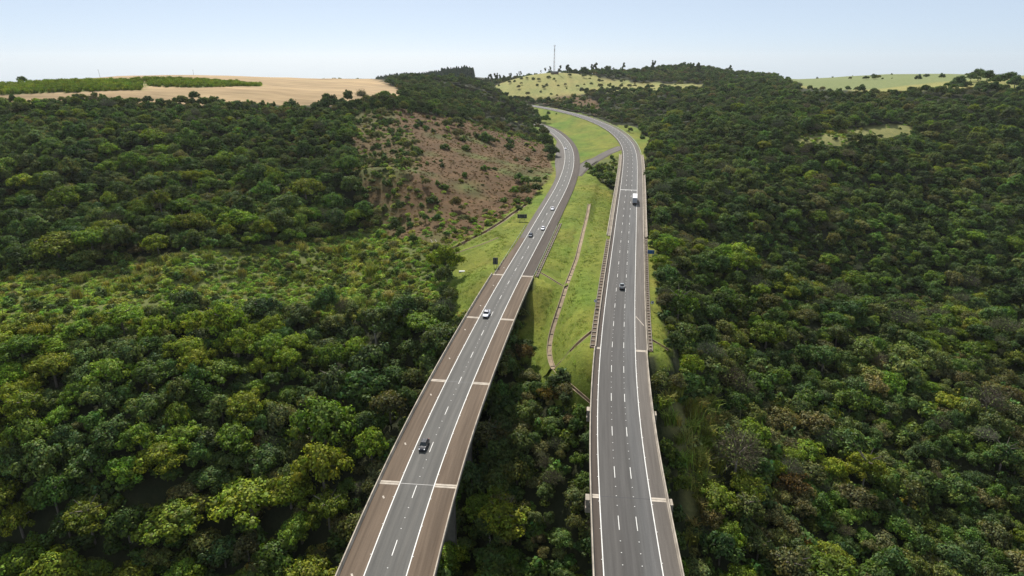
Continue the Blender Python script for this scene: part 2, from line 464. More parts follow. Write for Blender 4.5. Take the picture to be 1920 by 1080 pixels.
_perm = rng.permutation(512)
_val = rng.random(512)
def vnoise(X, Y, s):
    x, y = np.asarray(X) / s, np.asarray(Y) / s
    xi, yi = np.floor(x).astype(int), np.floor(y).astype(int)
    fx, fy = x - xi, y - yi
    fx, fy = fx * fx * (3 - 2 * fx), fy * fy * (3 - 2 * fy)
    h = lambda a, b: _val[_perm[(_perm[a & 511] + b) & 511]]
    return (h(xi, yi) * (1 - fx) + h(xi + 1, yi) * fx) * (1 - fy) + (h(xi, yi + 1) * (1 - fx) + h(xi + 1, yi + 1) * fx) * fy - 0.5
def fbm(X, Y, s, o=3):
    return sum(vnoise(X, Y, s / 2 ** k) * 0.5 ** k for k in range(o)) * 2 / 1.75   # about -1 .. 1

def sstep(a, b, x):
    t = np.clip((x - a) / (b - a), 0, 1); return t * t * (3 - 2 * t)
def graded(lo, hi, c0, c1, step, g):
    a = list(np.arange(c0, c1 + step * .5, step))
    q, st = a[-1], step
    while q < hi: st *= g; q += st; a.append(q)
    q, st, b = a[0], step, []
    while q > lo: st *= g; q -= st; b.append(q)
    return np.array(b[::-1] + a)
GX = graded(-3000, 3000, -130, 150, 2.5, 1.045)
GY = graded(-700, 3600, 90, 460, 2.5, 1.045)
TX, TY = np.meshgrid(GX, GY)
TZ = tps(np.clip(TX, -1000, 1150), np.clip(TY, -200, 1850))
# gullies and spurs of the wooded slopes, kept off the roads, the verges and the fields
_rd = np.full(TX.shape, 1e9)
for cu in (CR, CL):
    for p_ in cu.p[::6]: _rd = np.minimum(_rd, np.hypot(TX - p_[0], TY - p_[1]))
_fold = (1 - np.abs(fbm(TX * .9 + TY * .35 + 60, TY * .75 - TX * .3, 95, 2)) * 2.2) * 9.0 + fbm(TX + 20, TY, 40, 2) * 3.0
TZ += (_fold - 3.5) * sstep(38, 95, _rd) * (1 - sstep(380, 450, TY) * (TX < 0)) * (1 - sstep(640, 760, TY)) * sstep(60, 120, TY)
TZ += fbm(TX, TY, 30, 3) * 0.9 * np.clip((np.hypot(TX, TY) - 100) / 200, 0.3, 1)
rr = np.hypot(TX, TY)
far = sstep(1720, 2500, rr)
TZ = np.minimum(TZ, 95)
TZ = TZ * (1 - far) + (-260 + 25 * fbm(TX, TY, 900, 2)) * far

def nearest(curve, X, Y):
    """distance along, offset across, of every point to the curve (only near ones matter)"""
    q = curve.p[::2]; idx = np.zeros(X.shape, int); best = np.full(X.shape, 1e18)
    Xf, Yf = X.ravel(), Y.ravel(); bi = np.zeros(len(Xf), int); bd = np.full(len(Xf), 1e18)
    m = (np.abs(Xf) < 500) & (Yf > -120) & (Yf < 1300)
    im = np.where(m)[0]
    for i in range(0, len(im), 8000):
        k = im[i:i + 8000]
        d = (Xf[k, None] - q[None, :, 0]) ** 2 + (Yf[k, None] - q[None, :, 1]) ** 2
        bi[k] = d.argmin(1); bd[k] = d.min(1)
    j = np.minimum(bi * 2, len(curve.p) - 1)
    off = (Xf - curve.p[j, 0]) * curve.n[j, 0] + (Yf - curve.p[j, 1]) * curve.n[j, 1]
    al = (Xf - curve.p[j, 0]) * curve.t[j, 0] + (Yf - curve.p[j, 1]) * curve.t[j, 1]
    dist = np.sqrt(np.where(m, bd, 1e12))
    return (curve.S[j] + al).reshape(X.shape), off.reshape(X.shape), dist.reshape(X.shape), curve.z[j].reshape(X.shape) + curve.g * al.reshape(X.shape) * .9
NR, NL = nearest(CR, TX, TY), nearest(CL, TX, TY)
def carve(Z, Nn, lo, hi, hw_l, hw_r, blend, drop):
    s, off, dist, z = Nn
    e = np.where(off < 0, -off - hw_l, off - hw_r)
    e = np.where(dist > np.abs(off) + 6, dist, e)
    k = (1 - sstep(0.5, blend, e)) * sstep(lo - 24, lo, s) ** 1.0
    lo = lo - 24
    inn = ((s > lo) & (s < hi))
    return np.where(inn, Z * (1 - k) + (z - drop) * k, Z)
def sink(Z, Nn, lo, hi, hw, depth):
    """keep the ground well under a bridge deck"""
    s, off, dist, z = Nn
    m = (s > lo) & (s < hi) & (np.abs(off) < hw + 12) & (dist < hw + 25)
    dd = np.minimum(depth, 1.4 + np.minimum(np.abs(s - lo), np.abs(s - hi)) * 0.12)
    return np.where(m, np.minimum(Z, z - dd - 0.2 * np.clip(hw - np.abs(off), -10, 3)), Z)
TZ = sink(TZ, NR, -50, sR_ab, 9, 12)
TZ = sink(TZ, NL, -50, sL_ab, 9, 12)
TZ = sink(TZ, NR, sR_v0, sR_v1, 9, 7)
TZ = carve(TZ, NR, sR_ab, sR_v0, 9.2, 11.0, 14, 0.42)
TZ = carve(TZ, NR, sR_v1 + 6, 1e9, 11.5, 11.5, 16, 0.42)
TZ = carve(TZ, NL, sL_ab, 1e9, 9.0, 11.0, 12, 0.42)

def ground(X, Y):
    X, Y = np.asarray(X, float), np.asarray(Y, float)
    i = np.clip(np.searchsorted(GX, X) - 1, 0, len(GX) - 2); j = np.clip(np.searchsorted(GY, Y) - 1, 0, len(GY) - 2)
    fx = (X - GX[i]) / (GX[i + 1] - GX[i]); fy = (Y - GY[j]) / (GY[j + 1] - GY[j])
    return (TZ[j, i] * (1 - fx) + TZ[j, i + 1] * fx) * (1 - fy) + (TZ[j + 1, i] * (1 - fx) + TZ[j + 1, i + 1] * fx) * fy
_T = np.concatenate([np.arange(90, 800, 2.0), np.arange(800, 2600, 8.0)])
def hit(u, v):
    """where the sight line of a photograph pixel meets the terrain"""
    r = ray(u, v)
    z = CAMZ + r[2] * _T - ground(r[0] * _T, r[1] * _T)
    k = np.where(z < 0)[0]
    t = _T[k[0]] if len(k) else 1500.0
    if len(k) and k[0] > 0:
        a, b = z[k[0] - 1], z[k[0]]
        t = _T[k[0] - 1] + (_T[k[0]] - _T[k[0] - 1]) * a / (a - b)
    return (r[0] * t, r[1] * t, CAMZ + r[2] * t)
def inside(P, X, Y):
    P = np.asarray(P, float); c = np.zeros(np.shape(X), bool)
    j = len(P) - 1
    for i in range(len(P)):
        xi, yi, xj, yj = P[i, 0], P[i, 1], P[j, 0], P[j, 1]
        if yi != yj:
            c ^= ((yi > Y) != (yj > Y)) & (X < (xj - xi) * (Y - yi) / (yj - yi) + xi)
        j = i
    return c
def area(px):
    return [hit(u, v)[:2] for u, v in px]
def plan(pd):
    """polygon from (u, axial distance) pairs, for places seen edge on"""
    o = []
    for u, d in pd:
        a = (u - CXP) / FPX; o.append((a * d, d * (CP + 0.3 * SP)))
    return o

A_grass = [area([(845,478),(905,440),(985,388),(1010,360),(1030,330),(1040,300),(1046,300),(1035,345),(990,425),(960,470),(930,515),(905,545),(830,680),(812,690),(825,650),(838,610),(850,580),(842,545),(835,520),(838,490)]),
           area([(1062,334),(1090,328),(1105,320),(1120,330),(1150,360),(1150,420),(1135,520),(1122,640),(1116,800),(1095,790),(1060,735),(1005,712),(985,660),(965,630),(990,590),(1003,530),(1004,505),(1040,420),(1060,360)]),
           area([(975,197),(1040,210),(1105,230),(1150,258),(1163,275),(1130,290),(1093,303),(1080,275),(1060,255),(1040,240),(1020,230),(1010,222)]),
           area([(1100,305),(1168,284),(1168,296),(1130,300),(1098,322)]),
           area([(1212,475),(1224,480),(1226,540),(1240,590),(1255,640),(1245,690),(1228,705),(1222,660),(1215,560)]),
           area([(1150,232),(1185,236),(1222,262),(1222,285),(1204,290),(1200,268),(1180,248)])]
A_brown = [area([(800,438),(860,422),(985,370),(1000,378),(905,440),(845,482),(815,492)]),
           area([(735,205),(770,205),(800,215),(850,222),(900,232),(950,238),(985,250),(1010,262),(1030,285),(1034,318),(1020,345),(985,384),(940,413),(885,445),(860,438),(835,402),(792,385),(772,340),(790,290),(770,250),(745,230)]), area([(668,213),(735,203),(748,232),(772,252),(792,290),(774,340),(794,384),(837,400),(862,437),(815,468),(735,447),(690,395),(662,320),(655,255)]),
           area([(955,168),(1040,172),(1090,178),(1118,190),(1128,212),(1150,226),(1105,212),(1060,200),(1000,190),(962,188),(950,178)])]
A_field = [plan([(-500,470),(-100,470),(20,478),(150,492),(300,492),(480,512),(640,528),(745,570),(760,660),(742,770),(690,930),(560,1100),(300,1150),(0,1050),(-400,900),(-700,700)])]
A_cane = [plan([(-400,500),(0,508),(150,518),(262,532),(268,570),(272,600),(120,588),(0,572),(-400,550)]), plan([(280,552),(400,560),(488,595),(494,625),(460,640),(380,630),(278,612)])]
A_past = [plan([(935,1010),(985,1000),(1060,985),(1110,1000),(1180,965),(1310,960),(1320,1060),(1200,1120),(1100,1180),(1040,1240),(960,1240),(925,1120)]),
          plan([(1600,850),(1700,825),(1800,800),(2100,760),(2200,820),(1900,900),(1700,950),(1600,960)]), plan([(1430,1400),(1480,1000),(1560,900),(1700,900),(1900,860),(2300,800),(2300,2000),(1450,2000)])]
A_clear = [area([(1474,262),(1530,250),(1600,240),(1695,234),(1715,250),(1655,272),(1585,284),(1500,277)])]
A_shrub = [area([(-150,500),(0,500),(150,505),(300,480),(450,480),(600,460),(650,445),(720,420),(770,430),(815,470),(830,520),(838,560),(800,590),(760,600),(700,600),(600,585),(450,590),(350,610),(250,625),(100,650),(0,640),(-150,640)])]
A_shrub.append(area([(1108,304),(1166,282),(1169,300),(1152,352),(1128,330)]))
A_bamboo = [area([(1235,760),(1330,740),(1370,790),(1345,860),(1330,930),(1310,960),(1300,1080),(1280,1000),(1265,880),(1245,800)])]

def cls(X, Y):
    """land cover: 0 forest floor, 1 mown grass, 2 dry hillside, 3 harvested field, 4 cane, 5 pasture, 6 clearing, 7 scrub, 8 tall grass"""
    X, Y = np.asarray(X, float), np.asarray(Y, float)
    wx = X + 3 * fbm(X + 900, Y, 22, 2); wy = Y + 3 * fbm(X, Y + 700, 22, 2)
    w7 = Y + 14 * fbm(X + 50, Y + 300, 40, 3)
    c = np.zeros(X.shape, int)
    for k, A in ((7, A_shrub), (8, A_bamboo), (2, A_brown), (3, A_field), (4, A_cane), (5, A_past), (6, A_clear), (1, A_grass)):
        for P in A:
            c[inside(P, wx if k != 3 else X, w7 if k == 7 else wy if k != 3 else Y)] = k
    return c
TC = cls(TX, TY)
# verges: the ground beside the carriageways is grass wherever it is level with them
for Nn, lo in ((NR, sR_ab), (NL, sL_ab)):
    s, off, dist, z = Nn
    m = (s > lo) & (dist < 14.5) & (np.abs(TZ - z) < 2.2) & (TC == 0) & (TY > 150)
    TC[m] = 1
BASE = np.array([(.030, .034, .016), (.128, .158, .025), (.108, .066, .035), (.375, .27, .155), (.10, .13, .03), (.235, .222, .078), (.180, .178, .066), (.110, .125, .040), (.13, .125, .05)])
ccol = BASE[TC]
n1, n2 = fbm(TX, TY, 28, 3), fbm(TX + 500, TY, 7, 3)
g = (TC == 1)[..., None]
ccol = np.where(g, ccol * (1 + .30 * n2[..., None]) + np.clip(n1, 0, 1)[..., None] * np.array([.055, .008, .008]) - np.clip(-n1, 0, 1)[..., None] * np.array([.055, .01, .006]), ccol)
ccol = np.where((TC == 2)[..., None], ccol * (1 + .25 * n2[..., None]) + np.clip(n1 - .1, 0, 1)[..., None] * np.array([-.05, .06, -.01]), ccol)
ccol = np.where((TC == 2)[..., None], ccol * (1 + .20 * np.sin(TZ * 1.25 + 2.2 * fbm(TX, TY, 40, 2))[..., None] * np.clip(.5 + n1, 0, 1)[..., None]), ccol)
ccol = np.where((TC == 3)[..., None], ccol * (1 + .10 * n2[..., None]) * (1 + .10 * n1[..., None]) * (1 + .28 * fbm(TX * .07 + TY * .02, TY - TX * .12, 9, 3)[..., None]), ccol)
ccol = np.where((TC == 5)[..., None], ccol * (1 + .15 * n2[..., None]) + n1[..., None] * np.array([.04, .0, .004]), ccol)
_tr = inside(A_brown[2], TX, TY)[..., None] * np.clip(.55 + n1, 0, 1)[..., None]
ccol = ccol * (1 - _tr) + _tr * np.array([.085, .092, .030]) * (1 + .25 * n2[..., None])
rightpast = ((TC == 5) & (TX > 450) & (TY > 940))[..., None]
ccol = np.where(rightpast, np.array([.165, .19, .078]), ccol)
ccol = np.clip(ccol, .01, .9)

def ground_mat():
    m, t, o = nm("ground_cover")
    b = N(t, "ShaderNodeBsdfPrincipled")
    a = N(t, "ShaderNodeAttribute", attribute_type='GEOMETRY', attribute_name='cover')
    f1 = ramp(t, noise(t, 1.3, 6, 0.7), [(0.25, (0.62, 0.62, 0.62)), (0.75, (1.35, 1.35, 1.35))])
    f2 = ramp(t, noise(t, 0.22, 6, 0.65), [(0.3, (0.70, 0.78, 0.72)), (0.7, (1.26, 1.18, 1.14))])
    c = mixc(t, a.outputs['Color'], f1, 0.8, 'MULTIPLY')
    c = mixc(t, c, f2, 0.9, 'MULTIPLY')
    t.links.new(c, b.inputs['Base Color'])
    b.inputs['Roughness'].default_value = 0.95
    b.inputs['Specular IOR Level'].default_value = 0.1
    bn = N(t, "ShaderNodeBump"); bn.inputs['Strength'].default_value = 0.6; bn.inputs['Distance'].default_value = 0.35
    t.links.new(noise(t, 1.1, 5, 0.7), bn.inputs['Height']); t.links.new(bn.outputs[0], b.inputs['Normal'])
    t.links.new(b.outputs[0], o.inputs[0])
    return m
M['ground'] = ground_mat()
def field_mat():
    m, t, o = nm("stubble_field")
    b = N(t, "ShaderNodeBsdfPrincipled")
    a = N(t, "ShaderNodeAttribute", attribute_type='GEOMETRY', attribute_name='cover')
    g_ = N(t, "ShaderNodeNewGeometry")
    def st(sx, sy, rot, stops, d=5):
        mp = N(t, "ShaderNodeMapping"); mp.inputs['Scale'].default_value = (sx, sy, .02); mp.inputs['Rotation'].default_value = (0, 0, rot)
        t.links.new(g_.outputs['Position'], mp.inputs[0]); return ramp(t, noise(t, 1.0, d, .65, mp.outputs[0]), stops)
    c = mixc(t, a.outputs['Color'], st(.010, .10, .25, [(.30, (.62, .60, .58)), (.55, (1.0, 1.0, 1.0)), (.75, (1.22, 1.2, 1.16))]), .9, 'MULTIPLY')
    c = mixc(t, c, st(.03, .5, .1, [(.3, (.80, .78, .76)), (.7, (1.15, 1.14, 1.12))]), .8, 'MULTIPLY')
    c = mixc(t, c, st(.012, .016, .4, [(.35, (.78, .80, .76)), (.7, (1.1, 1.08, 1.05))], 3), .9, 'MULTIPLY')
    t.links.new(c, b.inputs['Base Color']); b.inputs['Roughness'].default_value = .95; b.inputs['Specular IOR Level'].default_value = .1
    t.links.new(b.outputs[0], o.inputs[0]); return m
M['field'] = field_mat()
GROUND_NAMES = {0: 'forest_floor', 1: 'grass_verge', 2: 'dry_hillside', 3: 'harvested_field', 4: 'cane_field_soil', 5: 'pasture_hill', 6: 'grass_clearing', 7: 'scrub_ground', 8: 'tall_grass_ground'}
GROUND_LABELS = {0: 'dark wooded ground under the forest on both sides of the motorway', 1: 'mown green grass beside and between the two carriageways', 2: 'dry brown hillside above the left carriageway',
    3: 'tan harvested field on the hilltop at the upper left', 4: 'soil under the green strip of sugar cane', 5: 'pale green pasture on the far hills', 6: 'pale grassy clearing in the forest on the right slope',
    7: 'light green scrub covered slope left of the left viaduct', 8: 'ground of the tall yellow grass beside the right viaduct'}
def build_terrain():
    ny, nx = TX.shape
    idx = np.arange(nx * ny).reshape(ny, nx)
    q = np.stack([idx[:-1, :-1], idx[:-1, 1:], idx[1:, 1:], idx[1:, :-1]], -1).reshape(-1, 4)
    fc = TC[:-1, :-1].ravel()
    V = np.stack([TX.ravel(), TY.ravel(), TZ.ravel()], 1)
    C4 = np.concatenate([ccol.reshape(-1, 3), np.ones((nx * ny, 1))], 1)
    # normals of the whole sheet keep the seams between the covers smooth
    for k, name in GROUND_NAMES.items():
        f = q[fc == k]
        if not len(f): continue
        use = np.unique(f); mp = np.full(nx * ny, -1); mp[use] = np.arange(len(use))
        me = bpy.data.meshes.new(name)
        me.vertices.add(len(use)); me.vertices.foreach_set('co', V[use].ravel())
        ff = mp[f]
        me.loops.add(ff.size); me.loops.foreach_set('vertex_index', ff.ravel())
        me.polygons.add(len(ff)); me.polygons.foreach_set('loop_start', np.arange(0, ff.size, 4)); me.polygons.foreach_set('loop_total', np.full(len(ff), 4))
        me.update(calc_edges=True)
        at = me.attributes.new('cover', 'FLOAT_COLOR', 'POINT'); at.data.foreach_set('color', C4[use].ravel())
        me.polygons.foreach_set('use_smooth', np.ones(len(ff), bool))
        me.materials.append(M['field'] if k == 3 else M['ground'])
        o = bpy.data.objects.new(name, me); COL.objects.link(o)
        tag(o, GROUND_LABELS[k], kind='structure')
build_terrain()
# ------------------------------------------------------------------ roads
def strip(name, cu, o0, o1, s0, s1, dz, mat, parent=None, step=3.0, cross=1):
    n = max(2, int((s1 - s0) / step) + 1)
    q = np.linspace(s0, s1, n)
    offs = np.linspace(o0, o1, cross + 1) if not callable(o0) else None
    vs, uv = [], []
    for s in q:
        a, b = (o0(s), o1(s)) if callable(o0) else (o0, o1)
        for of in np.linspace(a, b, cross + 1):
            vs.append(cu.at(s, of, dz)); uv.append((of, s))
    w_ = cross + 1
    fs = [(i * w_ + k, i * w_ + k + 1, (i + 1) * w_ + k + 1, (i + 1) * w_ + k) for i in range(n - 1) for k in range(cross)]
    me = bpy.data.meshes.new(name); me.from_pydata(vs, [], fs)
    l = me.uv_layers.new(name='road')
    l.data.foreach_set('uv', np.array([uv[i] for f in fs for i in f]).ravel())
    me.materials.append(mat); me.update()
    o = bpy.data.objects.new(name, me); COL.objects.link(o)
    if parent: o.parent = parent
    return o
def sweep(name, cu, sec, s0, s1, mat, parent=None, step=4.0):
    """solid bar of section [(offset, height)] along the road"""
    n = max(2, int((s1 - s0) / step) + 1)
    m = MB()
    m.loft([[cu.at(s, of, h) for of, h in sec] for s in np.linspace(s0, s1, n)])
    # outward normals
    o = m.build(name, mat, parent)
    return o
END_R, END_L = CR.len - 40, CL.len - 40
S0R, S0L = 0.0, 0.0
HL, HR = 3.72, 5.28
road_r = strip('road', CR, -HR, HR, S0R, END_R, 0.0, M['asphalt_wide'], cross=6)
tag(road_r, 'three lane asphalt carriageway of the motorway on the right', kind='structure')
road_l = strip('road', CL, -HL, HL, S0L, END_L, 0.0, M['asphalt'], cross=4)
tag(road_l, 'two lane asphalt carriageway of the motorway on the left', kind='structure')
# shoulders (on viaducts and on land they differ in width and colour)
LSW = lambda s: -HL - (4.35 - 1.35 * sstep(sL_ab, sL_ab + 40, s))
strip('shoulder', CL, LSW, lambda s: -HL, S0L, sL_ab + 55, -0.004, M['shoulder'], road_l, cross=2)
strip('shoulder', CL, -HL - 3.0, -HL, sL_ab + 55, END_L, -0.004, M['shoulder_grey'], road_l, cross=2)
strip('shoulder', CL, HL, HL + 4.7, S0L, sL_ab, -0.004, M['shoulder'], road_l, cross=2)
strip('shoulder', CL, HL, HL + 4.8, sL_ab, END_L, -0.004, M['shoulder_dark'], road_l, cross=2)
strip('shoulder', CR, -HR - 1.55, -HR, S0R, sR_ab, -0.004, M['shoulder_dark'], road_r)
strip('shoulder', CR, -HR - 1.3, -HR, sR_ab, END_R, -0.004, M['shoulder_dark'], road_r)
strip('shoulder', CR, HR, HR + 3.15, S0R, sR_ab, -0.004, M['shoulder_grey'], road_r, cross=2)
strip('shoulder', CR, HR, HR + 3.4, sR_ab, END_R, -0.004, M['shoulder_grey'], road_r, cross=2)
# the wide apron inside the left bend
q0, q1 = CL.px(1052, 340)[0], CL.px(1050, 262)[0]
strip('apron', CL, lambda s: -HL - 3.0 - 5.0 * sstep(q0, q0 + 90, s) * (1 - sstep(q1 - 60, q1, s)), lambda s: -HL - 3.0, q0, q1, -0.008, M['shoulder_grey'], road_l, cross=2)
# painted lines
strip('edge_line', CL, -HL - .10, -HL + .10, S0L, END_L, 0.006, M['paint'], road_l)
strip('edge_line', CL, HL - .10, HL + .10, S0L, END_L, 0.006, M['paint'], road_l)
strip('edge_line', CR, -HR - .10, -HR + .10, S0R, END_R, 0.006, M['paint'], road_r)
strip('edge_line', CR, HR - .10, HR + .10, S0R, END_R, 0.006, M['paint'], road_r)
def dashes(cu, off, s_ref, parent, s1, n0):
    k = -n0
    while True:
        s = s_ref + 16.0 * k; k += 1
        if s + 4 > s1: break
        if s < 60: continue
        y = cu.at(s)[1]
        strip('lane_dash', cu, off - .075, off + .075, s, s + 4.0, 0.006, M['paint'], parent, step=2.0)
dL = CL.px(741, 1041.7)[0] if False else CL.px(734, 1041.7)[0]
dashes(CL, 0.0, dL, road_l, CL.px(1055, 262)[0], 12)
dR = CR.px(1160.2, 993.3)[0]
dashes(CR, -HR / 3, dR, road_r, CR.px(1120, 236)[0], 12)
dashes(CR, HR / 3, dR, road_r, CR.px(1120, 236)[0], 12)
sx = CR.px(1180, 356.5)[0]
strip('stop_line', CR, -HR + .1, HR - .1, sx, sx + 1.0, 0.010, M['paint'], road_r)
# cat's eyes: too small to pick apart
mb = MB()
for cu, offs, ref in ((CL, (0.0,), dL), (CR, (-HR / 3, HR / 3), dR)):
    for off in offs:
        for k in range(-10, 14):
            for j in (1, 2, 3):
                s = ref + 16 * k + 4 + 12 * j / 4
                p = cu.at(s, off, 0.03); mb.box(p, (0.16, 0.20, 0.06), cu.head(s))
for cu, off, ref in ((CL, -HL - .22, dL), (CL, HL + .22, dL), (CR, -HR - .22, dR), (CR, HR + .22, dR)):
    for k in range(-12, 22):
        p = cu.at(ref + 8 * k, off, 0.03); mb.box(p, (0.15, 0.15, 0.06), cu.head(ref + 8 * k))
o = mb.build('road_studs', M['paint']); tag(o, 'small white reflective studs between the lane dashes', kind='stuff')

# repaired pale strip over the outer shoulder of the right road (tyre scrubbed lines)
for v0, du in ((601, 0), (545, 1)):
    s = CR.px(1196, v0)[0]
    m_ = MB()
    a, b, c, d = CR.at(s + 3.2, HR + .3, .004), CR.at(s + 3.9, HR + .3, .004), CR.at(s - 3.6, HR + 3.0, .004), CR.at(s - 4.4, HR + 3.0, .004)
    m_.add([a, b, c, d], [(0, 1, 2, 3)])
    o = m_.build('patch', M['conc_pale' if du == 0 else 'shoulder_grey'], road_r)

# connecting road across the median
ca = [hit(u, v) for u, v in ((1076, 330), (1092, 313), (1112, 301), (1138, 288), (1168, 275))]
def ribbon(pts, w0, w1, dz, step=2.0):
    P = np.array(pts, float)
    L = np.r_[0, np.cumsum(np.linalg.norm(np.diff(P[:, :2], axis=0), axis=1))]
    q = np.linspace(0, L[-1], max(3, int(L[-1] / step)))
    xy = np.stack([np.interp(q, L, P[:, k]) for k in (0, 1)], 1)
    k = np.array([.25, .5, .25])
    for _ in range(6): xy[1:-1] = .25 * xy[:-2] + .5 * xy[1:-1] + .25 * xy[2:]
    T = np.gradient(xy, axis=0); T /= np.linalg.norm(T, axis=1)[:, None]
    n = np.stack([T[:, 1], -T[:, 0]], 1)
    return xy, n, q
def flat_ribbon(name, pts, o0, o1, dz, mat, parent=None, cross=2):
    xy, n, q = ribbon(pts, 0, 0, 0)
    vs, uv = [], []
    for (x, y), (nx, ny), s in zip(xy, n, q):
        zc = float(max(ground(x + nx * o, y + ny * o) for o in np.linspace(o0, o1, 5)))
        for o in np.linspace(o0, o1, cross + 1):
            vs.append((x + nx * o, y + ny * o, zc + dz)); uv.append((o, s))
    w_ = cross + 1
    fs = [(i * w_ + k, i * w_ + k + 1, (i + 1) * w_ + k + 1, (i + 1) * w_ + k) for i in range(len(q) - 1) for k in range(cross)]
    me = bpy.data.meshes.new(name); me.from_pydata(vs, [], fs)
    l = me.uv_layers.new(name='road'); l.data.foreach_set('uv', np.array([uv[i] for f in fs for i in f]).ravel())
    me.materials.append(mat); me.update()
    o = bpy.data.objects.new(name, me); COL.objects.link(o)
    if parent: o.parent = parent
    return o
lr = flat_ribbon('link_road', ca, -4.2, 4.2, 0.08, M['shoulder_grey'])
tag(lr, 'short paved link road crossing the grass between the two carriageways', kind='structure')
flat_ribbon('shoulder', ca, -5.4, -4.2, 0.07, M['shoulder_dark'], lr); flat_ribbon('shoulder', ca, 4.2, 5.8, 0.07, M['shoulder_dark'], lr)
flat_ribbon('lane_dash', [hit(1122, 297), hit(1108, 304)], -.2, .2, 0.10, M['paint'], lr)

# ------------------------------------------------------------------ viaducts
def viaduct(cu, s0, s1, oL, oR, label, joints, caps, piers, girder=2.3):
    root = empty('viaduct', cu.at(s1)); tag(root, label, 'viaduct', 'concrete motorway viaducts')
    def P(o):                                             # keep world placement under the moved root
        o.parent = root; o.location = -Vector(root.location); return o
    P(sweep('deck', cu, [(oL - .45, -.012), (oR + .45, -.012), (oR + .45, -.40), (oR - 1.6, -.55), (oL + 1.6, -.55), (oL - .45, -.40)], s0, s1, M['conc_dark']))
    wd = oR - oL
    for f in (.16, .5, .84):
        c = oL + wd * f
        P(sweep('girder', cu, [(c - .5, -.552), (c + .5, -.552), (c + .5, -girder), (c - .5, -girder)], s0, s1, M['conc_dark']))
    for sgn, o_, mt in ((-1, oL, M['conc']), (1, oR, M['conc'])):
        sec = [(o_, -.008), (o_ + sgn * .10, .28), (o_ + sgn * .18, .82), (o_ + sgn * .40, .82), (o_ + sgn * .40, -.008)]
        # the barrier is cast in lengths with open joints between them
        s = s0
        while s < s1 - 1:
            e = min(s + 18.0, s1)
            P(sweep('barrier', cu, sec if sgn > 0 else sec[::-1], s, e - .06, mt))
            s = e
    for s in joints:
        jt = empty('expansion_joint', cu.at(s)); jt.parent = root; jt.location = Vector(cu.at(s)) - Vector(root.location)
        def Q(o): o.parent = jt; o.location = -Vector(cu.at(s)); return o
        h = HL if cu is CL else HR
        for a, b in ((oL + .02, -h - .16), (h + .16, oR - .02)):
            for k in (-.62, .06):
                Q(strip('joint_strip', cu, a, b, s + k, s + k + .54, .008, M['conc_pale'], None, step=.5))
        Q(strip('joint_seam', cu, -h, h, s - .07, s + .07, .004, M['signdark'], None, step=.5))
    for s in piers:
        x, y, z = cu.at(s)
        hd = cu.head(s) - math.pi / 2
        for f in (.28, .58):
            of = oL + wd * f
            px_, py_, _ = cu.at(s, of)
            gz = float(ground(px_, py_))
            top = z - girder - 1.2
            if top - gz < 1: continue
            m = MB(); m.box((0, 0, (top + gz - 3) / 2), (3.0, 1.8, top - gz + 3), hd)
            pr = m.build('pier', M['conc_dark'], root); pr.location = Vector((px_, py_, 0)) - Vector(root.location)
        over = caps.get(s, .0)
        m = MB(); m.box((0, 0, 0), (wd - 1.0 + (2 * over + 1.9 if over else 0), 2.2, 1.196), hd)
        o = m.build('pier_cap', M['conc'], root); o.location = Vector(cu.at(s, (oL + oR) / 2, -girder - .6)) - Vector(root.location)
        if over:                                          # upright end blocks of the cap
            for of in (oL - .46 - over / 2, oR + .46 + over / 2):
                m = MB(); m.box((0, 0, 0), (over - .03, 2.0, 1.5), hd)
                o = m.build('cap_block', M['conc'], root); o.location = Vector(cu.at(s, of, -1.1)) - Vector(root.location)
    return root
jL = [CL.px(u, v)[0] for u, v in ((783, 908), (860, 716), (918, 597), (962, 516.5))]
jR = [CR.px(u, v)[0] for u, v in ((1175, 933.5), (1158, 655))]
capR = CR.px(1160, 768)[0]
span = jL[1] - jL[0]
via_l = viaduct(CL, 0, sL_ab, -HL - 4.35, HL + 4.7, 'two lane concrete viaduct on the left with brown shoulders', [jL[0] - span] + jL, {}, [jL[0] - span, jL[0], jL[0] + span / 2, jL[1], jL[2]])
via_r = viaduct(CR, 0, sR_ab, -HR - 1.55, HR + 3.15, 'three lane concrete viaduct on the right over the wooded valley', [2 * jR[0] - capR] + jR[:2], {jR[0]: .9, capR: .8, 2 * jR[0] - capR: .9}, [2 * jR[0] - capR, jR[0], capR])
via_2 = viaduct(CR, sR_v0, sR_v1, -HR - 1.3, HR + 3.4, 'farther concrete viaduct of the right carriageway above a side ravine', [], {}, list(np.linspace(sR_v0 + 30, sR_v1 - 30, 5)), 2.0)
# service ledges outside the barriers of the farther viaduct
for o0, o1 in ((-HR - 3.5, -HR - 1.76), (HR + 3.86, HR + 5.3)):
    l = sweep('service_ledge', CR, [(o0, -.06), (o1, -.06), (o1, -.30), (o0, -.30)], sR_v0, sR_v1, M['conc_mid'], None); l.parent = via_2; l.location = -Vector(via_2.location)
    e = o0 if o0 < 0 else o1
    l = sweep('ledge_kerb', CR, [(e - .15, -.058), (e - .15, .5), (e + .15, .5), (e + .15, -.058)], sR_v0, sR_v1, M['conc'], None); l.parent = via_2; l.location = -Vector(via_2.location)
# small drain covers on the shoulders of the left viaduct
for u, v in ((719, 932), (660, 1079), (760, 832), (808, 740), (843, 672), (872, 618), (901, 573), (925, 535), (945, 502)):
    s, of = CL.px(u, v)
    m = MB(); m.box((0, 0, 0), (.9, .35, .03), CL.head(s) + .5)
    o = m.build('drain_cover', M['conc_pale'], via_l); o.location = Vector(CL.at(s, of, .016)) - Vector(via_l.location)

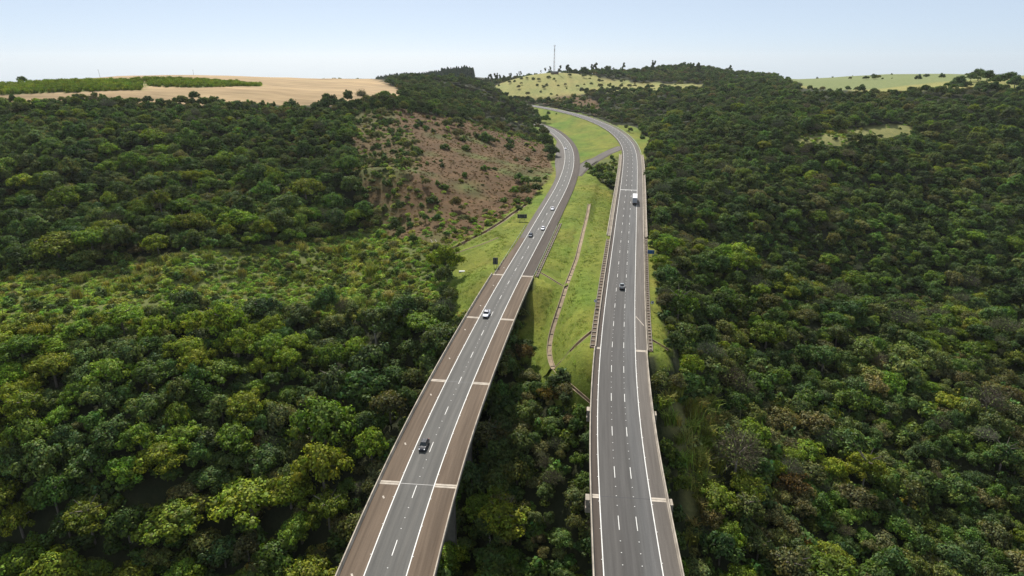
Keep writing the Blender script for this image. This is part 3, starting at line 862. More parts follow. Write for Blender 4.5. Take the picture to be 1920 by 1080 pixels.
# ------------------------------------------------------------------ barriers on land
def wall_barrier(cu, off, s0, s1, label, sgn):
    sec = [(off, -.3), (off + sgn * .1, .28), (off + sgn * .16, .8), (off + sgn * .36, .8), (off + sgn * .36, -.3)]
    root = empty('road_barrier', cu.at(s0)); tag(root, label, 'barrier')
    s = s0
    while s < s1 - 1:
        e = min(s + 14.0, s1)
        o = sweep('barrier_section', cu, sec if sgn > 0 else sec[::-1], s, e - .06, M['conc'], root); o.location = -Vector(root.location)
        s = e
    return root
def guardrail(cu, off, s0, s1, label, mat):
    root = empty('guardrail', cu.at(s0)); tag(root, label, 'guardrail', 'steel guardrails along the carriageways')
    n = int((s1 - s0) / 4)
    pm = None
    for k in range(n + 1):
        s = s0 + (s1 - s0) * k / n
        if pm is None:
            m = MB(); m.box((0, 0, .25), (.14, .12, 1.1)); pm = m.mesh('post', mat)
        o = bpy.data.objects.new('post', pm); COL.objects.link(o); o.parent = root
        o.location = Vector(cu.at(s, off + .14)) - Vector(root.location); o.rotation_euler.z = cu.head(s)
    o = sweep('rail', cu, [(off - .05, .42), (off + .03, .50), (off - .05, .58), (off + .03, .66), (off - .05, .74), (off + .06, .74), (off + .06, .42)], s0, s1, mat, root); o.location = -Vector(root.location)
    return root
wall_barrier(CR, -HR - 1.3, sR_ab + .1, sR_v0 - .1, 'low concrete barrier along the left edge of the right carriageway', -1)
wall_barrier(CR, HR + 3.4, sR_ab + .1, sR_v0 - .1, 'low concrete barrier along the right shoulder of the right carriageway', 1)
guardrail(CR, HR + 3.9, sR_v1 + 2, CR.px(1090, 222)[0], 'steel guardrail round the outside of the far right bend', M['galv'])
guardrail(CL, -HL - 3.6, sL_ab + 1, CL.px(1010, 425)[0], 'dull green guardrail left of the left carriageway above the verge', M['rail_green'])
guardrail(CL, HL + 5.1, sL_ab + 1, CL.px(1030, 425)[0], 'guardrail right of the left carriageway beside the median', M['rail_green'])

# ladder shaped roadside gutters: two concrete rims with cross struts over a dark channel
def gutter(cu, c, w_, s0, s1, label, pitch=3.2):
    root = empty('ladder_gutter', cu.at(s0)); tag(root, label, 'gutter', 'concrete gutters with cross struts')
    for a in (c - w_ / 2, c + w_ / 2):
        o = sweep('rim', cu, [(a - .11, -.5), (a - .11, .10), (a + .11, .10), (a + .11, -.5)], s0, s1, M['conc_mid'], root); o.location = -Vector(root.location)
    o = strip('floor', cu, c - w_ / 2 + .16, c + w_ / 2 - .16, s0, s1, -.20, M['shoulder'], root); o.location = -Vector(root.location)
    n = int((s1 - s0) / pitch); pm = None
    for k in range(n):
        s = s0 + pitch * (k + .5)
        if pm is None:
            m = MB(); m.box((0, 0, 0), (.6, w_ - .324, .22)); pm = m.mesh('strut', M['conc_mid'])
        o = bpy.data.objects.new('strut', pm); COL.objects.link(o); o.parent = root
        o.location = Vector(cu.at(s, c, -.035)) - Vector(root.location); o.rotation_euler.z = cu.head(s)
gutter(CR, -HR - 2.55, 1.5, sR_ab + 1, sR_v0 - 6, 'concrete ladder gutter left of the right carriageway beside the median')
gutter(CR, HR + 4.7, 1.1, sR_ab + 1, sR_v0 - 2, 'narrow concrete gutter outside the right barrier of the right carriageway', 2.4)
gutter(CL, HL + 6.1, 1.0, sL_ab + 1, CL.px(1040, 418)[0], 'narrow concrete gutter right of the left carriageway', 2.6)

# ------------------------------------------------------------------ drainage channels in the grass
def channel(pts, w_, depth, label, steps=0.0, mat=None, bank=True):
    xy, n, q = ribbon(pts, 0, 0, 0, 2.0)
    root = empty('drainage_channel', (xy[0, 0], xy[0, 1], float(ground(*xy[0])))); tag(root, label, 'drainage channel', 'concrete drainage channels in the grass')
    mt = mat or M['conc_chan']
    org = Vector(root.location)
    h = w_ / 2
    def lv(x, y): return float(ground(x, y))
    zc = np.array([lv(x, y) for x, y in xy])
    for _ in range(3): zc[1:-1] = .25 * zc[:-2] + .5 * zc[1:-1] + .25 * zc[2:]
    zc = zc + .18
    def ring(secs):
        return [[(x + nx * o - org.x, y + ny * o - org.y, z + dz - org.z) for o, dz in secs] for (x, y), (nx, ny), z in zip(xy, n, zc)]
    for nm_, sec in (('floor', [(-h, -depth), (h, -depth), (h, -depth - .2), (-h, -depth - .2)]), ('side_wall', [(-h - .2, -depth - .21), (-h - .2, .06), (-h - .002, .06), (-h - .002, -depth - .21)]),
                     ('side_wall', [(h + .002, -depth - .21), (h + .002, .06), (h + .2, .06), (h + .2, -depth - .21)])):
        m = MB(); m.loft(ring(sec)); m.build(nm_, mt, root)
    if bank:                                               # the ground sheet is lowered under the channel; grass banks close it on both sides
        for sg in (-1, 1):
            m = MB()
            rg = [[(x + nx * o * sg - org.x, y + ny * o * sg - org.y, (z + .02 if k == 0 else lv(x + nx * o * sg, y + ny * o * sg) + (.06 if k == 1 else -.4)) - org.z) for k, o in enumerate((h + .2, h + 1.6, h + 4.2))] for (x, y), (nx, ny), z in zip(xy, n, zc)]
            m.loft(rg, closed=False, caps=False)
            me = m.mesh('grass_bank', M['ground'], True)
            at = me.attributes.new('cover', 'FLOAT_COLOR', 'POINT')
            at.data.foreach_set('color', np.tile((.128, .158, .025, 1), (len(me.vertices), 1)).ravel())
            o = bpy.data.objects.new('grass_bank', me); COL.objects.link(o); o.parent = root
    if steps:
        L = q[-1]; s = steps if steps < 4 else L * .62
        while s < L - 1:
            i = int(np.searchsorted(q, s)); i = min(i, len(q) - 1)
            x, y = xy[i]; hd = math.atan2(n[i, 1], n[i, 0])
            m = MB(); m.box((x - org.x, y - org.y, zc[i] - depth * .85 - org.z), (w_ - .01, .22, depth * .35), hd)
            m.build('check_wall', M['conc_dark'], root)
            s += steps
    LOWER.append((xy, h, depth, zc))
    return root
LOWER = []
chan_specs = [
 ([(1105,382),(1100,410),(1090,450),(1083,480),(1072,510),(1063,533),(1055,560),(1044,592),(1034,622),(1029,650),(1030,672),(1037,690)], 1.4, .5, 'long curved concrete channel down the grass of the median', 7.0),
 ([(1112,621),(1098,633),(1075,655),(1055,676),(1041,690)], 1.0, .8, 'straight channel from the right road down to the curved channel', 0),
 ([(1040,693),(1050,708),(1060,722),(1078,738),(1108,756)], 1.0, .6, 'overgrown channel below the median running under the right viaduct', 0),
 ([(1006,508),(1026,520),(1043,529),(1057,538)], .6, .35, 'thin side channel from the left road to the curved channel', 0),
 ([(1214,634),(1228,640),(1240,646),(1252,656)], .9, .5, 'short channel in the grass right of the right road', 0),
 ([(986,384),(960,402),(935,420),(905,438),(880,450),(858,462),(838,472)], 2.2, .9, 'concrete ditch at the foot of the brown hillside', 0),
 ([(835,476),(833,490),(836,508)], 2.0, .6, 'short pale channel below the culvert left of the verge', 0),
 ([(842,481),(870,470),(905,459),(935,446)], .5, .3, 'thin dark channel across the left verge', 0),
]
for px_, w_, dp, lb, st in chan_specs:
    channel([hit(u, v) for u, v in px_], w_, dp, lb, st)
# lower the ground sheets under the channels
for o in list(COL.objects):
    if o.type == 'MESH' and o.get('kind') == 'structure' and o.name.split('.')[0] in GROUND_NAMES.values():
        me = o.data; co = np.empty(len(me.vertices) * 3); me.vertices.foreach_get('co', co); co = co.reshape(-1, 3)
        for xy, h, dp, zc in LOWER:
            lo, hi = xy.min(0) - 6, xy.max(0) + 6
            i = np.where((co[:, 0] > lo[0]) & (co[:, 0] < hi[0]) & (co[:, 1] > lo[1]) & (co[:, 1] < hi[1]))[0]
            if not len(i): continue
            d = np.sqrt(((co[i, None, :2] - xy[None]) ** 2).sum(-1)); k = d.argmin(1); dm = d.min(1)
            w0 = h + 2.4
            co[i, 2] -= np.where(dm < w0, dp + .9, 0)
        me.vertices.foreach_set('co', co.ravel()); me.update()
# ------------------------------------------------------------------ vegetation
def np_mesh(name, V, F4, mats, var=None, F3=None, mi=None):
    me = bpy.data.meshes.new(name)
    V = np.asarray(V, np.float32); F4 = np.asarray(F4, int).reshape(-1, 4)
    F3 = np.zeros((0, 3), int) if F3 is None else np.asarray(F3, int).reshape(-1, 3)
    me.vertices.add(len(V)); me.vertices.foreach_set('co', V.ravel())
    nl = F4.size + F3.size
    me.loops.add(nl); me.loops.foreach_set('vertex_index', np.r_[F4.ravel(), F3.ravel()])
    me.polygons.add(len(F4) + len(F3))
    me.polygons.foreach_set('loop_start', np.r_[np.arange(0, F4.size, 4), F4.size + np.arange(0, F3.size, 3)])
    me.polygons.foreach_set('loop_total', np.r_[np.full(len(F4), 4), np.full(len(F3), 3)])
    for m in mats: me.materials.append(m)
    me.update(calc_edges=True)
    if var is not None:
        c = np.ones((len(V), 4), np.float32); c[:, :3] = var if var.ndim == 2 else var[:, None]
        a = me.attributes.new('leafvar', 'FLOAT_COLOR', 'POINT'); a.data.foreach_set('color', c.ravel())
    return me
def unit(a): return a / np.maximum(np.linalg.norm(a, axis=-1, keepdims=True), 1e-9)
def ico(sub=1):
    t = (1 + 5 ** .5) / 2
    v = [(-1, t, 0), (1, t, 0), (-1, -t, 0), (1, -t, 0), (0, -1, t), (0, 1, t), (0, -1, -t), (0, 1, -t), (t, 0, -1), (t, 0, 1), (-t, 0, -1), (-t, 0, 1)]
    f = [(0, 11, 5), (0, 5, 1), (0, 1, 7), (0, 7, 10), (0, 10, 11), (1, 5, 9), (5, 11, 4), (11, 10, 2), (10, 7, 6), (7, 1, 8), (3, 9, 4), (3, 4, 2), (3, 2, 6), (3, 6, 8), (3, 8, 9), (4, 9, 5), (2, 4, 11), (6, 2, 10), (8, 6, 7), (9, 8, 1)]
    return unit(np.array(v, float)), np.array(f)
ICO = ico()
def leaves_at(P, Nrm, size, r, jit=0.6, aspect=1.5):
    """small folded leaf sprays facing roughly outward"""
    n = len(P)
    nn = unit(Nrm + jit * r.normal(size=(n, 3)))
    a = unit(np.cross(nn, r.normal(size=(n, 3)))); b = np.cross(nn, a)
    s = (size * (0.65 + 0.7 * r.random(n)))[:, None]
    a = a * s * aspect * .5; b = b * s * .5
    fold = nn * s * .22
    V = np.stack([P - a, P - b + fold, P + a, P + b + fold], 1).reshape(-1, 3)
    return V, np.arange(4 * n).reshape(n, 4)
def crown(name, seed, Rr=5.0, lobes=16, lobe_r=(.30, .42), flat=.75, base=.35, leaf=.55, dens=1.0, core=.80, jit=.38, lobevar=.16, spread=1.0, mat='leaf', top_bias=0.0):
    """crown of a tree about the origin at ground level = 0 of the crown base; built of leaf sprays on many lobes"""
    r = np.random.default_rng(seed)
    C = []
    k = 0
    while len(C) < lobes and k < 4000:
        k += 1
        d = unit(r.normal(size=3)); d[2] = abs(d[2]) * 1.15 - .42
        ds = .36 + .58 * r.random()
        q = d * Rr * ds * np.array([spread, spread, flat * r.uniform(.75, 1.3)])
        rad = Rr * r.uniform(*lobe_r) * (1.22 - .42 * ds)
        if all(np.linalg.norm(q - c) > .62 * (rad + cr) * .9 for c, cr in C): C.append((q, rad))
    C.append((np.array([0, 0, Rr * flat * .15]), Rr * .46))
    Vs, Fs, va, T3, off = [], [], [], [], 0
    cz = Rr * base
    for i, (c, rad) in enumerate(C):
        nlf = int(dens * 4 * math.pi * rad * rad / (leaf * leaf) * .95)
        d = unit(r.normal(size=(nlf, 3)))
        d = d[d[:, 2] > -.85 + .2 * r.random(len(d))]
        rr_ = rad * (1 + .16 * np.sin(d[:, 0] * 5 + i) * np.sin(d[:, 1] * 5 + 2 * i) * 1.0 + .10 * r.normal(size=len(d)))
        rr_ = rr_ + (r.random(len(d)) < .07) * r.random(len(d)) * .16 * Rr
        P = c + d * rr_[:, None] * np.array([1, 1, .88])
        keep = np.ones(len(P), bool)
        for j, (c2, r2) in enumerate(C):
            if j != i: keep &= np.linalg.norm((P - c2) / np.array([1, 1, .88]), axis=1) > r2 * .80
        P, d = P[keep], d[keep]
        if not len(P): continue
        V, F = leaves_at(P, d + np.array([0, 0, .25]), leaf, r, jit)
        lv = (1 + lobevar * r.normal()) * (1 + .14 * r.normal(size=len(P)))
        hue = 1 + .10 * r.normal(size=len(P)) + .08 * r.normal()
        col = np.clip(np.stack([lv * hue, lv, lv / hue], 1), .35, 1.9)
        Vs.append(V); Fs.append(F + off); va.append(np.repeat(col, 4, 0)); off += len(V)
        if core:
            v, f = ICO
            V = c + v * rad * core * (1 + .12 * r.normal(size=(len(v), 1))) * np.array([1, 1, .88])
            Vs.append(V); T3.append(f + off); va.append(np.full((len(V), 3), .5)); off += len(V)  # core coloured darker to stand for shade inside the crown
    V = np.vstack(Vs); V[:, 2] += cz
    V[:, 2] -= max(0, V[:, 2].min() + .4 * Rr) * 0
    return np_mesh(name, V, np.vstack(Fs), [M[mat]], np.vstack(va), np.vstack(T3) if T3 else None)
def limbs(name, seed, Rr, h, n=6, r0=.3, mat='bark', up=.42):
    """tapered trunk with limbs; origin at the ground, crown base at height h"""
    r = np.random.default_rng(seed); m = MB()
    bend = r.normal(size=2) * .06 * h
    pts = [(0, 0, -1.5), (bend[0] * .4, bend[1] * .4, h * .4), (bend[0], bend[1], h)]
    for i in range(2): m.tube(pts[i], pts[i + 1], r0 * (1 - .22 * i), r0 * (1 - .22 * (i + 1)), 6, caps=False)
    for k in range(n):
        a = 2 * math.pi * (k + r.random() * .6) / n
        e = (pts[2][0] + math.cos(a) * Rr * .6, pts[2][1] + math.sin(a) * Rr * .6, h + Rr * up * (.35 + .5 * r.random()))
        md = (pts[2][0] * .6 + e[0] * .4, pts[2][1] * .6 + e[1] * .4, h + (e[2] - h) * .55)
        m.tube(pts[2], md, r0 * .5, r0 * .32, 5, caps=False); m.tube(md, e, r0 * .32, r0 * .1, 4, caps=False)
    return m.mesh(name, M[mat], True)
def bare(name, seed, Rr=4.6, n=150, leafn=350):
    """leafless crown: many fine forked twigs and a few leaves left"""
    r = np.random.default_rng(seed)
    Vs, Fs, va, off = [], [], [], 0
    def tw(p, q, w0, w1, c):
        nonlocal off
        d = unit(q - p); a = unit(np.cross(d, r.normal(size=3))); b = np.cross(d, a)
        V = np.array([p + a * w0, p + b * w0, p - a * w0, q + a * w1, q + b * w1, q - a * w1])
        Vs.append(V); Fs.extend([[off, off + 1, off + 4, off + 3], [off + 1, off + 2, off + 5, off + 4], [off + 2, off, off + 3, off + 5]])
        va.append(np.full((6, 3), c)); off += 6
    ends = []
    for k in range(n):
        d = unit(r.normal(size=3)); d[2] = abs(d[2]) * .9 + .05
        s = np.array([0, 0, .1 * Rr]) + unit(d * np.array([1, 1, .4])) * Rr * .25 * r.random()
        e = d * Rr * (.75 + .3 * r.random()) * np.array([1, 1, .85]) + np.array([0, 0, .2 * Rr])
        md = .5 * (s + e) + r.normal(size=3) * .3
        c = 1 + .2 * r.normal()
        tw(s, md, .07, .055, c); tw(md, e, .05, .03, c)
        for j in range(4):
            q = e + r.normal(size=3) * .8 + d * .3
            tw(md * .4 + e * .6, q, .035, .02, c); ends.append(q)
    P = np.array(ends); P = P[r.random(len(P)) < leafn / len(P)] + r.normal(size=(1, 3)) * .1
    V, F = leaves_at(P, unit(P), .40, r, 1.0)
    Vs.append(V); Fs.extend((F + off).tolist()); va.append(np.tile(np.array([.75, 1.05, .45]), (len(V), 1)) * (.7 + .6 * r.random((len(V), 1))))
    V = np.vstack(Vs)
    return np_mesh(name, V, np.array(Fs), [M['twig']], np.clip(np.vstack(va), .3, 1.8))
def blades(name, seed, n=90, h=2.6, spread=1.2, w=.10, droop=.5):
    """tuft of long arching blades (cane, tall grass)"""
    r = np.random.default_rng(seed); Vs, Fs, va, off = [], [], [], 0
    for k in range(n):
        a = r.uniform(0, 2 * math.pi); d = np.array([math.cos(a), math.sin(a), 0]); p = np.array([r.normal(), r.normal(), 0]) * spread * .5
        hh = h * r.uniform(.6, 1.1); side = np.array([-d[1], d[0], 0]) * w
        q = [p + np.array([0, 0, -.3]), p + d * droop * .25 * hh + np.array([0, 0, hh * .7]), p + d * droop * hh * .8 + np.array([0, 0, hh * .88])]
        V = np.array([q[0] - side, q[0] + side, q[1] - side, q[1] + side, q[2] - side * .2, q[2] + side * .2])
        Vs.append(V); Fs += [[off, off + 1, off + 3, off + 2], [off + 2, off + 3, off + 5, off + 4]]; off += 6
        va.append(np.full((6, 3), 1 + .25 * r.normal()) * np.array([1 + .1 * r.normal(), 1, 1]))
    return np_mesh(name, np.vstack(Vs), np.array(Fs), [M['leaf']], np.clip(np.vstack(va), .4, 1.8))
def pine(name, seed, h=16.0, rad=3.0, n=1300, leaf=.8):
    r = np.random.default_rng(seed)
    z = r.random(n) ** .8; rr_ = rad * (1 - z) ** .75 * (.55 + .5 * r.random(n)); a = r.uniform(0, 2 * math.pi, n)
    P = np.stack([rr_ * np.cos(a), rr_ * np.sin(a), h * (.1 + .9 * z)], 1)
    V, F = leaves_at(P, unit(P * np.array([1, 1, 0]) + np.array([0, 0, 1.2])), leaf, r, .5)
    return np_mesh(name, V, F, [M['leaf']], np.repeat(np.clip(1 + .2 * r.normal(size=(n, 1)), .5, 1.6) * np.ones((1, 3)), 4, 0))
def euca(name, seed, h=15.0, clumps=9, leaf=.7):
    """slender tree with open, separate leaf clumps high on the stem"""
    r = np.random.default_rng(seed); Vs, Fs, va, off = [], [], [], 0
    for k in range(clumps):
        z = h * (.45 + .55 * (k + .5) / clumps); c = np.array([r.normal() * 1.6, r.normal() * 1.6, z]); rad = r.uniform(.9, 1.7)
        n = int(70 * rad * rad / (leaf * leaf) * .8)
        d = unit(r.normal(size=(n, 3))); P = c + d * rad * (.4 + .6 * r.random((n, 1)))
        V, F = leaves_at(P, d, leaf, r, .9); Vs.append(V); Fs.append(F + off); off += len(V)
        va.append(np.repeat(np.clip(1 + .25 * r.normal(size=(n, 1)), .4, 1.7) * np.ones((1, 3)), 4, 0))
    return np_mesh(name, np.vstack(Vs), np.vstack(Fs), [M['leaf']], np.vstack(va))
def frond_palm(name, seed, n=16, L=3.2):
    r = np.random.default_rng(seed); Vs, Fs, va, off = [], [], [], 0
    for k in range(n):
        a = 2 * math.pi * k / n + r.normal() * .2; el = r.uniform(.1, 1.1); d = np.array([math.cos(a), math.sin(a), 0]); s = np.array([-d[1], d[0], 0])
        pr = None
        for j in range(7):
            t = j / 6; p = d * L * t * math.cos(el) + np.array([0, 0, L * (t * math.sin(el) - .75 * t * t)])
            w_ = .55 * math.sin(math.pi * min(.95, t * .8 + .15)); V = [p - s * w_ - np.array([0, 0, .25 * w_]), p, p + s * w_ - np.array([0, 0, .25 * w_])]
            Vs += V
            if j: Fs += [[off - 3, off - 2, off + 1, off], [off - 2, off - 1, off + 2, off + 1]]
            off += 3; va += [1 + .2 * r.normal()] * 3
    return np_mesh(name, np.array(Vs), np.array(Fs), [M['leaf']], np.clip(np.array(va), .5, 1.6))

# kinds: (crown meshes, trunk meshes, nominal radius, crown base height, tints)
KIND = {}
GAIN = {k: np.array([.98, 1.0, .64]) * .97 * g for k, g in {'broad': 2.15, 'lobed': 1.95, 'tall': 2.0, 'olive': 1.6, 'grey': .82, 'rust': 1.0, 'yellow': 1.0, 'shrub': 1.8, 'scrub': 2.15, 'bush': 2.0, 'pine': 1.9, 'euca': 1.5, 'cane': 1.4, 'tallgrass': 1.25}.items()}
def kind(name, crowns, trunk, Rr, hb, tints): KIND[name] = dict(c=crowns, t=trunk, R=Rr, h=hb, tints=np.array(tints, float) * GAIN.get(name, 1.0))
kind('broad', [crown('broad_crown', 10 + i, 5.0, 26, (.15, .32), (.66, .80, .74, .9)[i], .30, .37, .95, .78, .32, .22) for i in range(4)] + [crown('umbrella_crown', 15, 5.4, 24, (.14, .28), .50, .30, .44, 1.0, .78, .38, .22), crown('clumpy_crown', 16, 5.0, 15, (.22, .36), .95, .34, .44, 1.0, .80, .34, .26, .92)], limbs('trunk', 1, 5, 3.6), 5.0, 2.6,
     [(.040, .060, .016), (.032, .052, .015), (.052, .066, .022), (.046, .072, .014), (.036, .050, .020)])
kind('lobed', [crown('lobed_crown', 20 + i, 6.0, 26, (.17, .26), .70, .30, .36, .95, .84, .36, .20) for i in range(3)], limbs('trunk', 2, 6, 4.2, 7, .4), 6.0, 3.2,
     [(.082, .105, .010), (.066, .098, .012), (.094, .110, .012)])
kind('tall', [crown('tall_crown', 30 + i, 4.0, 22, (.18, .36), 1.15, .45, .37, 1.0) for i in range(2)], limbs('trunk', 3, 4, 5.5, 5, .28, 'bark_pale'), 4.0, 4.0,
     [(.044, .062, .022), (.055, .068, .026), (.036, .056, .018)])
kind('olive', [crown('olive_crown', 40 + i, 4.4, 22, (.14, .34), .72, .30, .35, .85, .72, .5, .14) for i in range(3)], limbs('trunk', 4, 4.4, 3.2), 4.4, 2.4,
     [(.088, .085, .040), (.075, .078, .034), (.098, .090, .046), (.078, .070, .038), (.084, .092, .030)])
kind('grey', [bare('bare_crown', 50 + i) for i in range(2)], limbs('trunk', 5, 4.6, 3.2, 8, .26, 'bark_pale', .7), 4.6, 2.8,
     [(.165, .152, .165), (.145, .130, .140), (.185, .172, .185)])
kind('rust', [crown('rust_crown', 60 + i, 4.6, 20, (.16, .34), .70, .28, .36, .75, .65, 1.0, .2) for i in range(1)], limbs('trunk', 6, 4.6, 3.2), 4.6, 2.8,
     [(.115, .086, .036), (.140, .110, .030), (.100, .076, .040)])
kind('yellow', [crown('yellow_crown', 70 + i, 4.4, 20, (.16, .32), .75, .30, .34, .9, .75, .45, .18) for i in range(2)], limbs('trunk', 7, 4.4, 3.2), 4.4, 2.4,
     [(.135, .150, .022), (.115, .140, .020), (.145, .150, .026)])
kind('shrub', [crown('shrub_crown', 80 + i, 2.0, 8, (.30, .46), .78, .10, .42, .9, .70, .8, .18) for i in range(3)], None, 2.0, -.1,
     [(.085, .105, .026), (.070, .092, .024), (.105, .115, .030), (.110, .110, .042), (.062, .080, .026)])
kind('scrub', [crown('scrub_crown', 180 + i, 2.0, 11, (.22, .42), .55, .06, .36, .9, .70, .7, .25) for i in range(3)], None, 2.0, -.1,
     [(.130, .185, .042), (.115, .165, .038), (.150, .195, .050), (.140, .155, .050), (.100, .155, .033), (.16, .15, .06), (.115, .17, .042)])
kind('bush', [crown('bush_crown', 90 + i, 2.6, 11, (.28, .42), .80, .18, .48, 1.0) for i in range(2)], limbs('trunk', 8, 2.6, 1.5, 5, .15), 2.6, .6,
     [(.044, .068, .018), (.055, .080, .018), (.040, .056, .020)])
kind('cane', [blades('cane_tuft', 100 + i, 70, 3.4, 1.6, .13, .5) for i in range(2)], None, 1.5, 0, [(.120, .155, .032), (.145, .165, .040), (.100, .135, .030)])
kind('tallgrass', [blades('tall_grass_tuft', 110 + i, 80, 3.6, 1.9, .11, .75) for i in range(2)], None, 1.6, 0, [(.170, .170, .050), (.140, .165, .040), (.200, .175, .075)])
kind('drytuft', [blades('dry_grass_tuft', 120 + i, 26, .9, 1.3, .10, .8) for i in range(2)], None, .9, 0, [(.150, .090, .048), (.130, .076, .040), (.140, .115, .046), (.12, .072, .038)])
kind('grasstuft', [blades('grass_tuft', 160 + i, 16, .30, 1.3, .05, .9) for i in range(2)], None, .6, 0, [(.18, .235, .040), (.22, .23, .06), (.15, .205, .033), (.20, .25, .045)])
kind('pine', [pine('pine_crown', 130 + i) for i in range(2)], limbs('trunk', 9, .6, 12, 3, .2), 3.0, 0, [(.020, .042, .030), (.024, .046, .032)])
kind('euca', [euca('eucalyptus_crown', 140 + i) for i in range(3)], limbs('trunk', 12, 2.2, 9, 4, .22, 'bark_pale'), 2.6, 0, [(.050, .066, .036), (.060, .072, .044)])
kind('palm', [frond_palm('palm_crown', 150)], limbs('trunk', 13, .2, 9, 1, .2, 'bark_pale'), 3.0, 9.0, [(.075, .09, .03)])

# where each stands -------------------------------------------------
class Grid:
    def __init__(s, cell): s.c = cell; s.d = {}
    def near(s, x, y, r, f):
        k = int(math.ceil((r + 9) / s.c)); i, j = int(x // s.c), int(y // s.c)
        for a in range(i - k, i + k + 1):
            for b in range(j - k, j + k + 1):
                for (px_, py_, pr) in s.d.get((a, b), ()):
                    if (px_ - x) ** 2 + (py_ - y) ** 2 < (f * (r + pr)) ** 2: return True
        return False
    def put(s, x, y, r): s.d.setdefault((int(x // s.c), int(y // s.c)), []).append((x, y, r))
TREES = []            # dict(x, y, z, k, v, s, rz, tint)
HEAD = Grid(8.0)
def clear_of_roads(X, Y, Z, rad, top):
    """mask: True where a plant of this size would touch a carriageway, deck or barrier"""
    bad = np.zeros(X.shape, bool)
    for cu, (s_, off, dist, z), ab, hw in ((CR, nearest(CR, X, Y), sR_ab, 9.0), (CL, nearest(CL, X, Y), sL_ab, 8.9)):
        over = (np.abs(off) < hw + rad * .9 + .6) & (dist < hw + rad + 4)
        bad |= over & (Z + top > z - 3.0)
        bad |= (np.abs(off) < hw + 1.0) & (dist < hw + 3) & (Z + top > z - 3.5)
        bad |= (np.abs(off) < np.where(rad < 1.2, 10.5, 12.5 + rad * .4)) & (dist < 14 + rad) & (s_ > ab) & (np.abs(Z - z) < 3)
    return bad
def link_clear(X, Y):
    d = np.full(X.shape, 1e9)
    for p in ca: d = np.minimum(d, np.hypot(X - p[0], Y - p[1]))
    return d < 15
def in_view(X, Y, Z, mu=260, mv=190):
    u, v, d = proj(X, Y, Z)
    return (d > 60) & (u > -mu) & (u < 1920 + mu) & (v < 1080 + mv) & (v > 60)
def candidates(n, xr, yr, r=rng):
    X, Y = r.uniform(*xr, n), r.uniform(*yr, n)
    return X, Y
KORDER = list(KIND)
def plant(X, Y, kinds, probs, size, f, heads=HEAD, top_of=2.1, zoff=0.0, squash=(.8, 1.25), limit=10**9):
    """dart throwing over candidate spots"""
    n = len(X); Z = ground(X, Y)
    # species grow in patches, and so do sizes
    W = np.stack([p * np.exp(2.6 * fbm(X + 311 * (1 + KORDER.index(k)), Y - 173 * KORDER.index(k), 42, 2)) for k, p in zip(kinds, probs)], 1)
    W /= W.sum(1, keepdims=True)
    kk = (rng.random((n, 1)) > np.cumsum(W, 1)).sum(1).clip(0, len(kinds) - 1)
    sc = np.clip(rng.uniform(size[0], size[1], n) * np.exp(.38 * fbm(X + 77, Y + 31, 36, 2)), size[0] * .8, size[1] * 1.12)
    tone = np.exp(.30 * fbm(X - 140, Y + 260, 30, 2))
    rad = np.array([KIND[k]['R'] for k in kinds])[kk] * sc
    top = np.array([KIND[k]['h'] + KIND[k]['R'] * 1.15 for k in kinds])[kk] * sc
    ok = in_view(X, Y, Z + top) & ~clear_of_roads(X, Y, Z, rad, top) & ~link_clear(X, Y)
    c = 0
    for i in np.where(ok)[0]:
        if heads.near(X[i], Y[i], rad[i], f): continue
        heads.put(X[i], Y[i], rad[i])
        K = KIND[kinds[kk[i]]]
        tint = K['tints'][rng.integers(len(K['tints']))] * tone[i] * rng.uniform(.74, 1.26) * (1 + np.array([.07, .03, .05]) * rng.normal(size=3))
        TREES.append(dict(x=X[i], y=Y[i], z=Z[i] + zoff, k=kinds[kk[i]], v=int(rng.integers(len(K['c']))), s=sc[i], h=sc[i] * rng.uniform(*squash), sy=sc[i] * rng.uniform(.75, 1.25), lift=float(min(4.5, rng.exponential(.8))) * (KIND[kinds[kk[i]]]['h'] > 2), rz=rng.uniform(0, 6.283), tint=np.clip(tint, .008, .4), rad=rad[i]))
        c += 1
        if c >= limit: break
    return c
def pick(X, Y, classes):
    c = cls(X, Y); m = np.isin(c, classes)
    return X[m], Y[m]
def single(u, v, k, s=1.0, d=None, tint=None, h=None, name=None, label=None, cat='tree', group=None, rz=None, lift=0.0, vi=None):
    """a tree or bush that stands by itself in the photograph; (u, v) is the foot of its trunk"""
    if d is None: p = hit(u, v)
    else:
        r = ray(u, v) * d; p = (r[0], r[1], float(ground(r[0], r[1])))
    K = KIND[k]
    t = np.array(tint) * GAIN.get(k, 1.0) if tint is not None else K['tints'][rng.integers(len(K['tints']))]
    TREES.append(dict(x=p[0], y=p[1], z=float(ground(p[0], p[1])) + lift, k=k, v=int(rng.integers(len(K['c']))) if vi is None else vi, s=s, h=s if h is None else h, rz=rng.uniform(0, 6.28) if rz is None else rz,
                      tint=t, rad=K['R'] * s, name=name, label=label, cat=cat, group=group, solo=True))
    HEAD.put(p[0], p[1], K['R'] * s * .7)
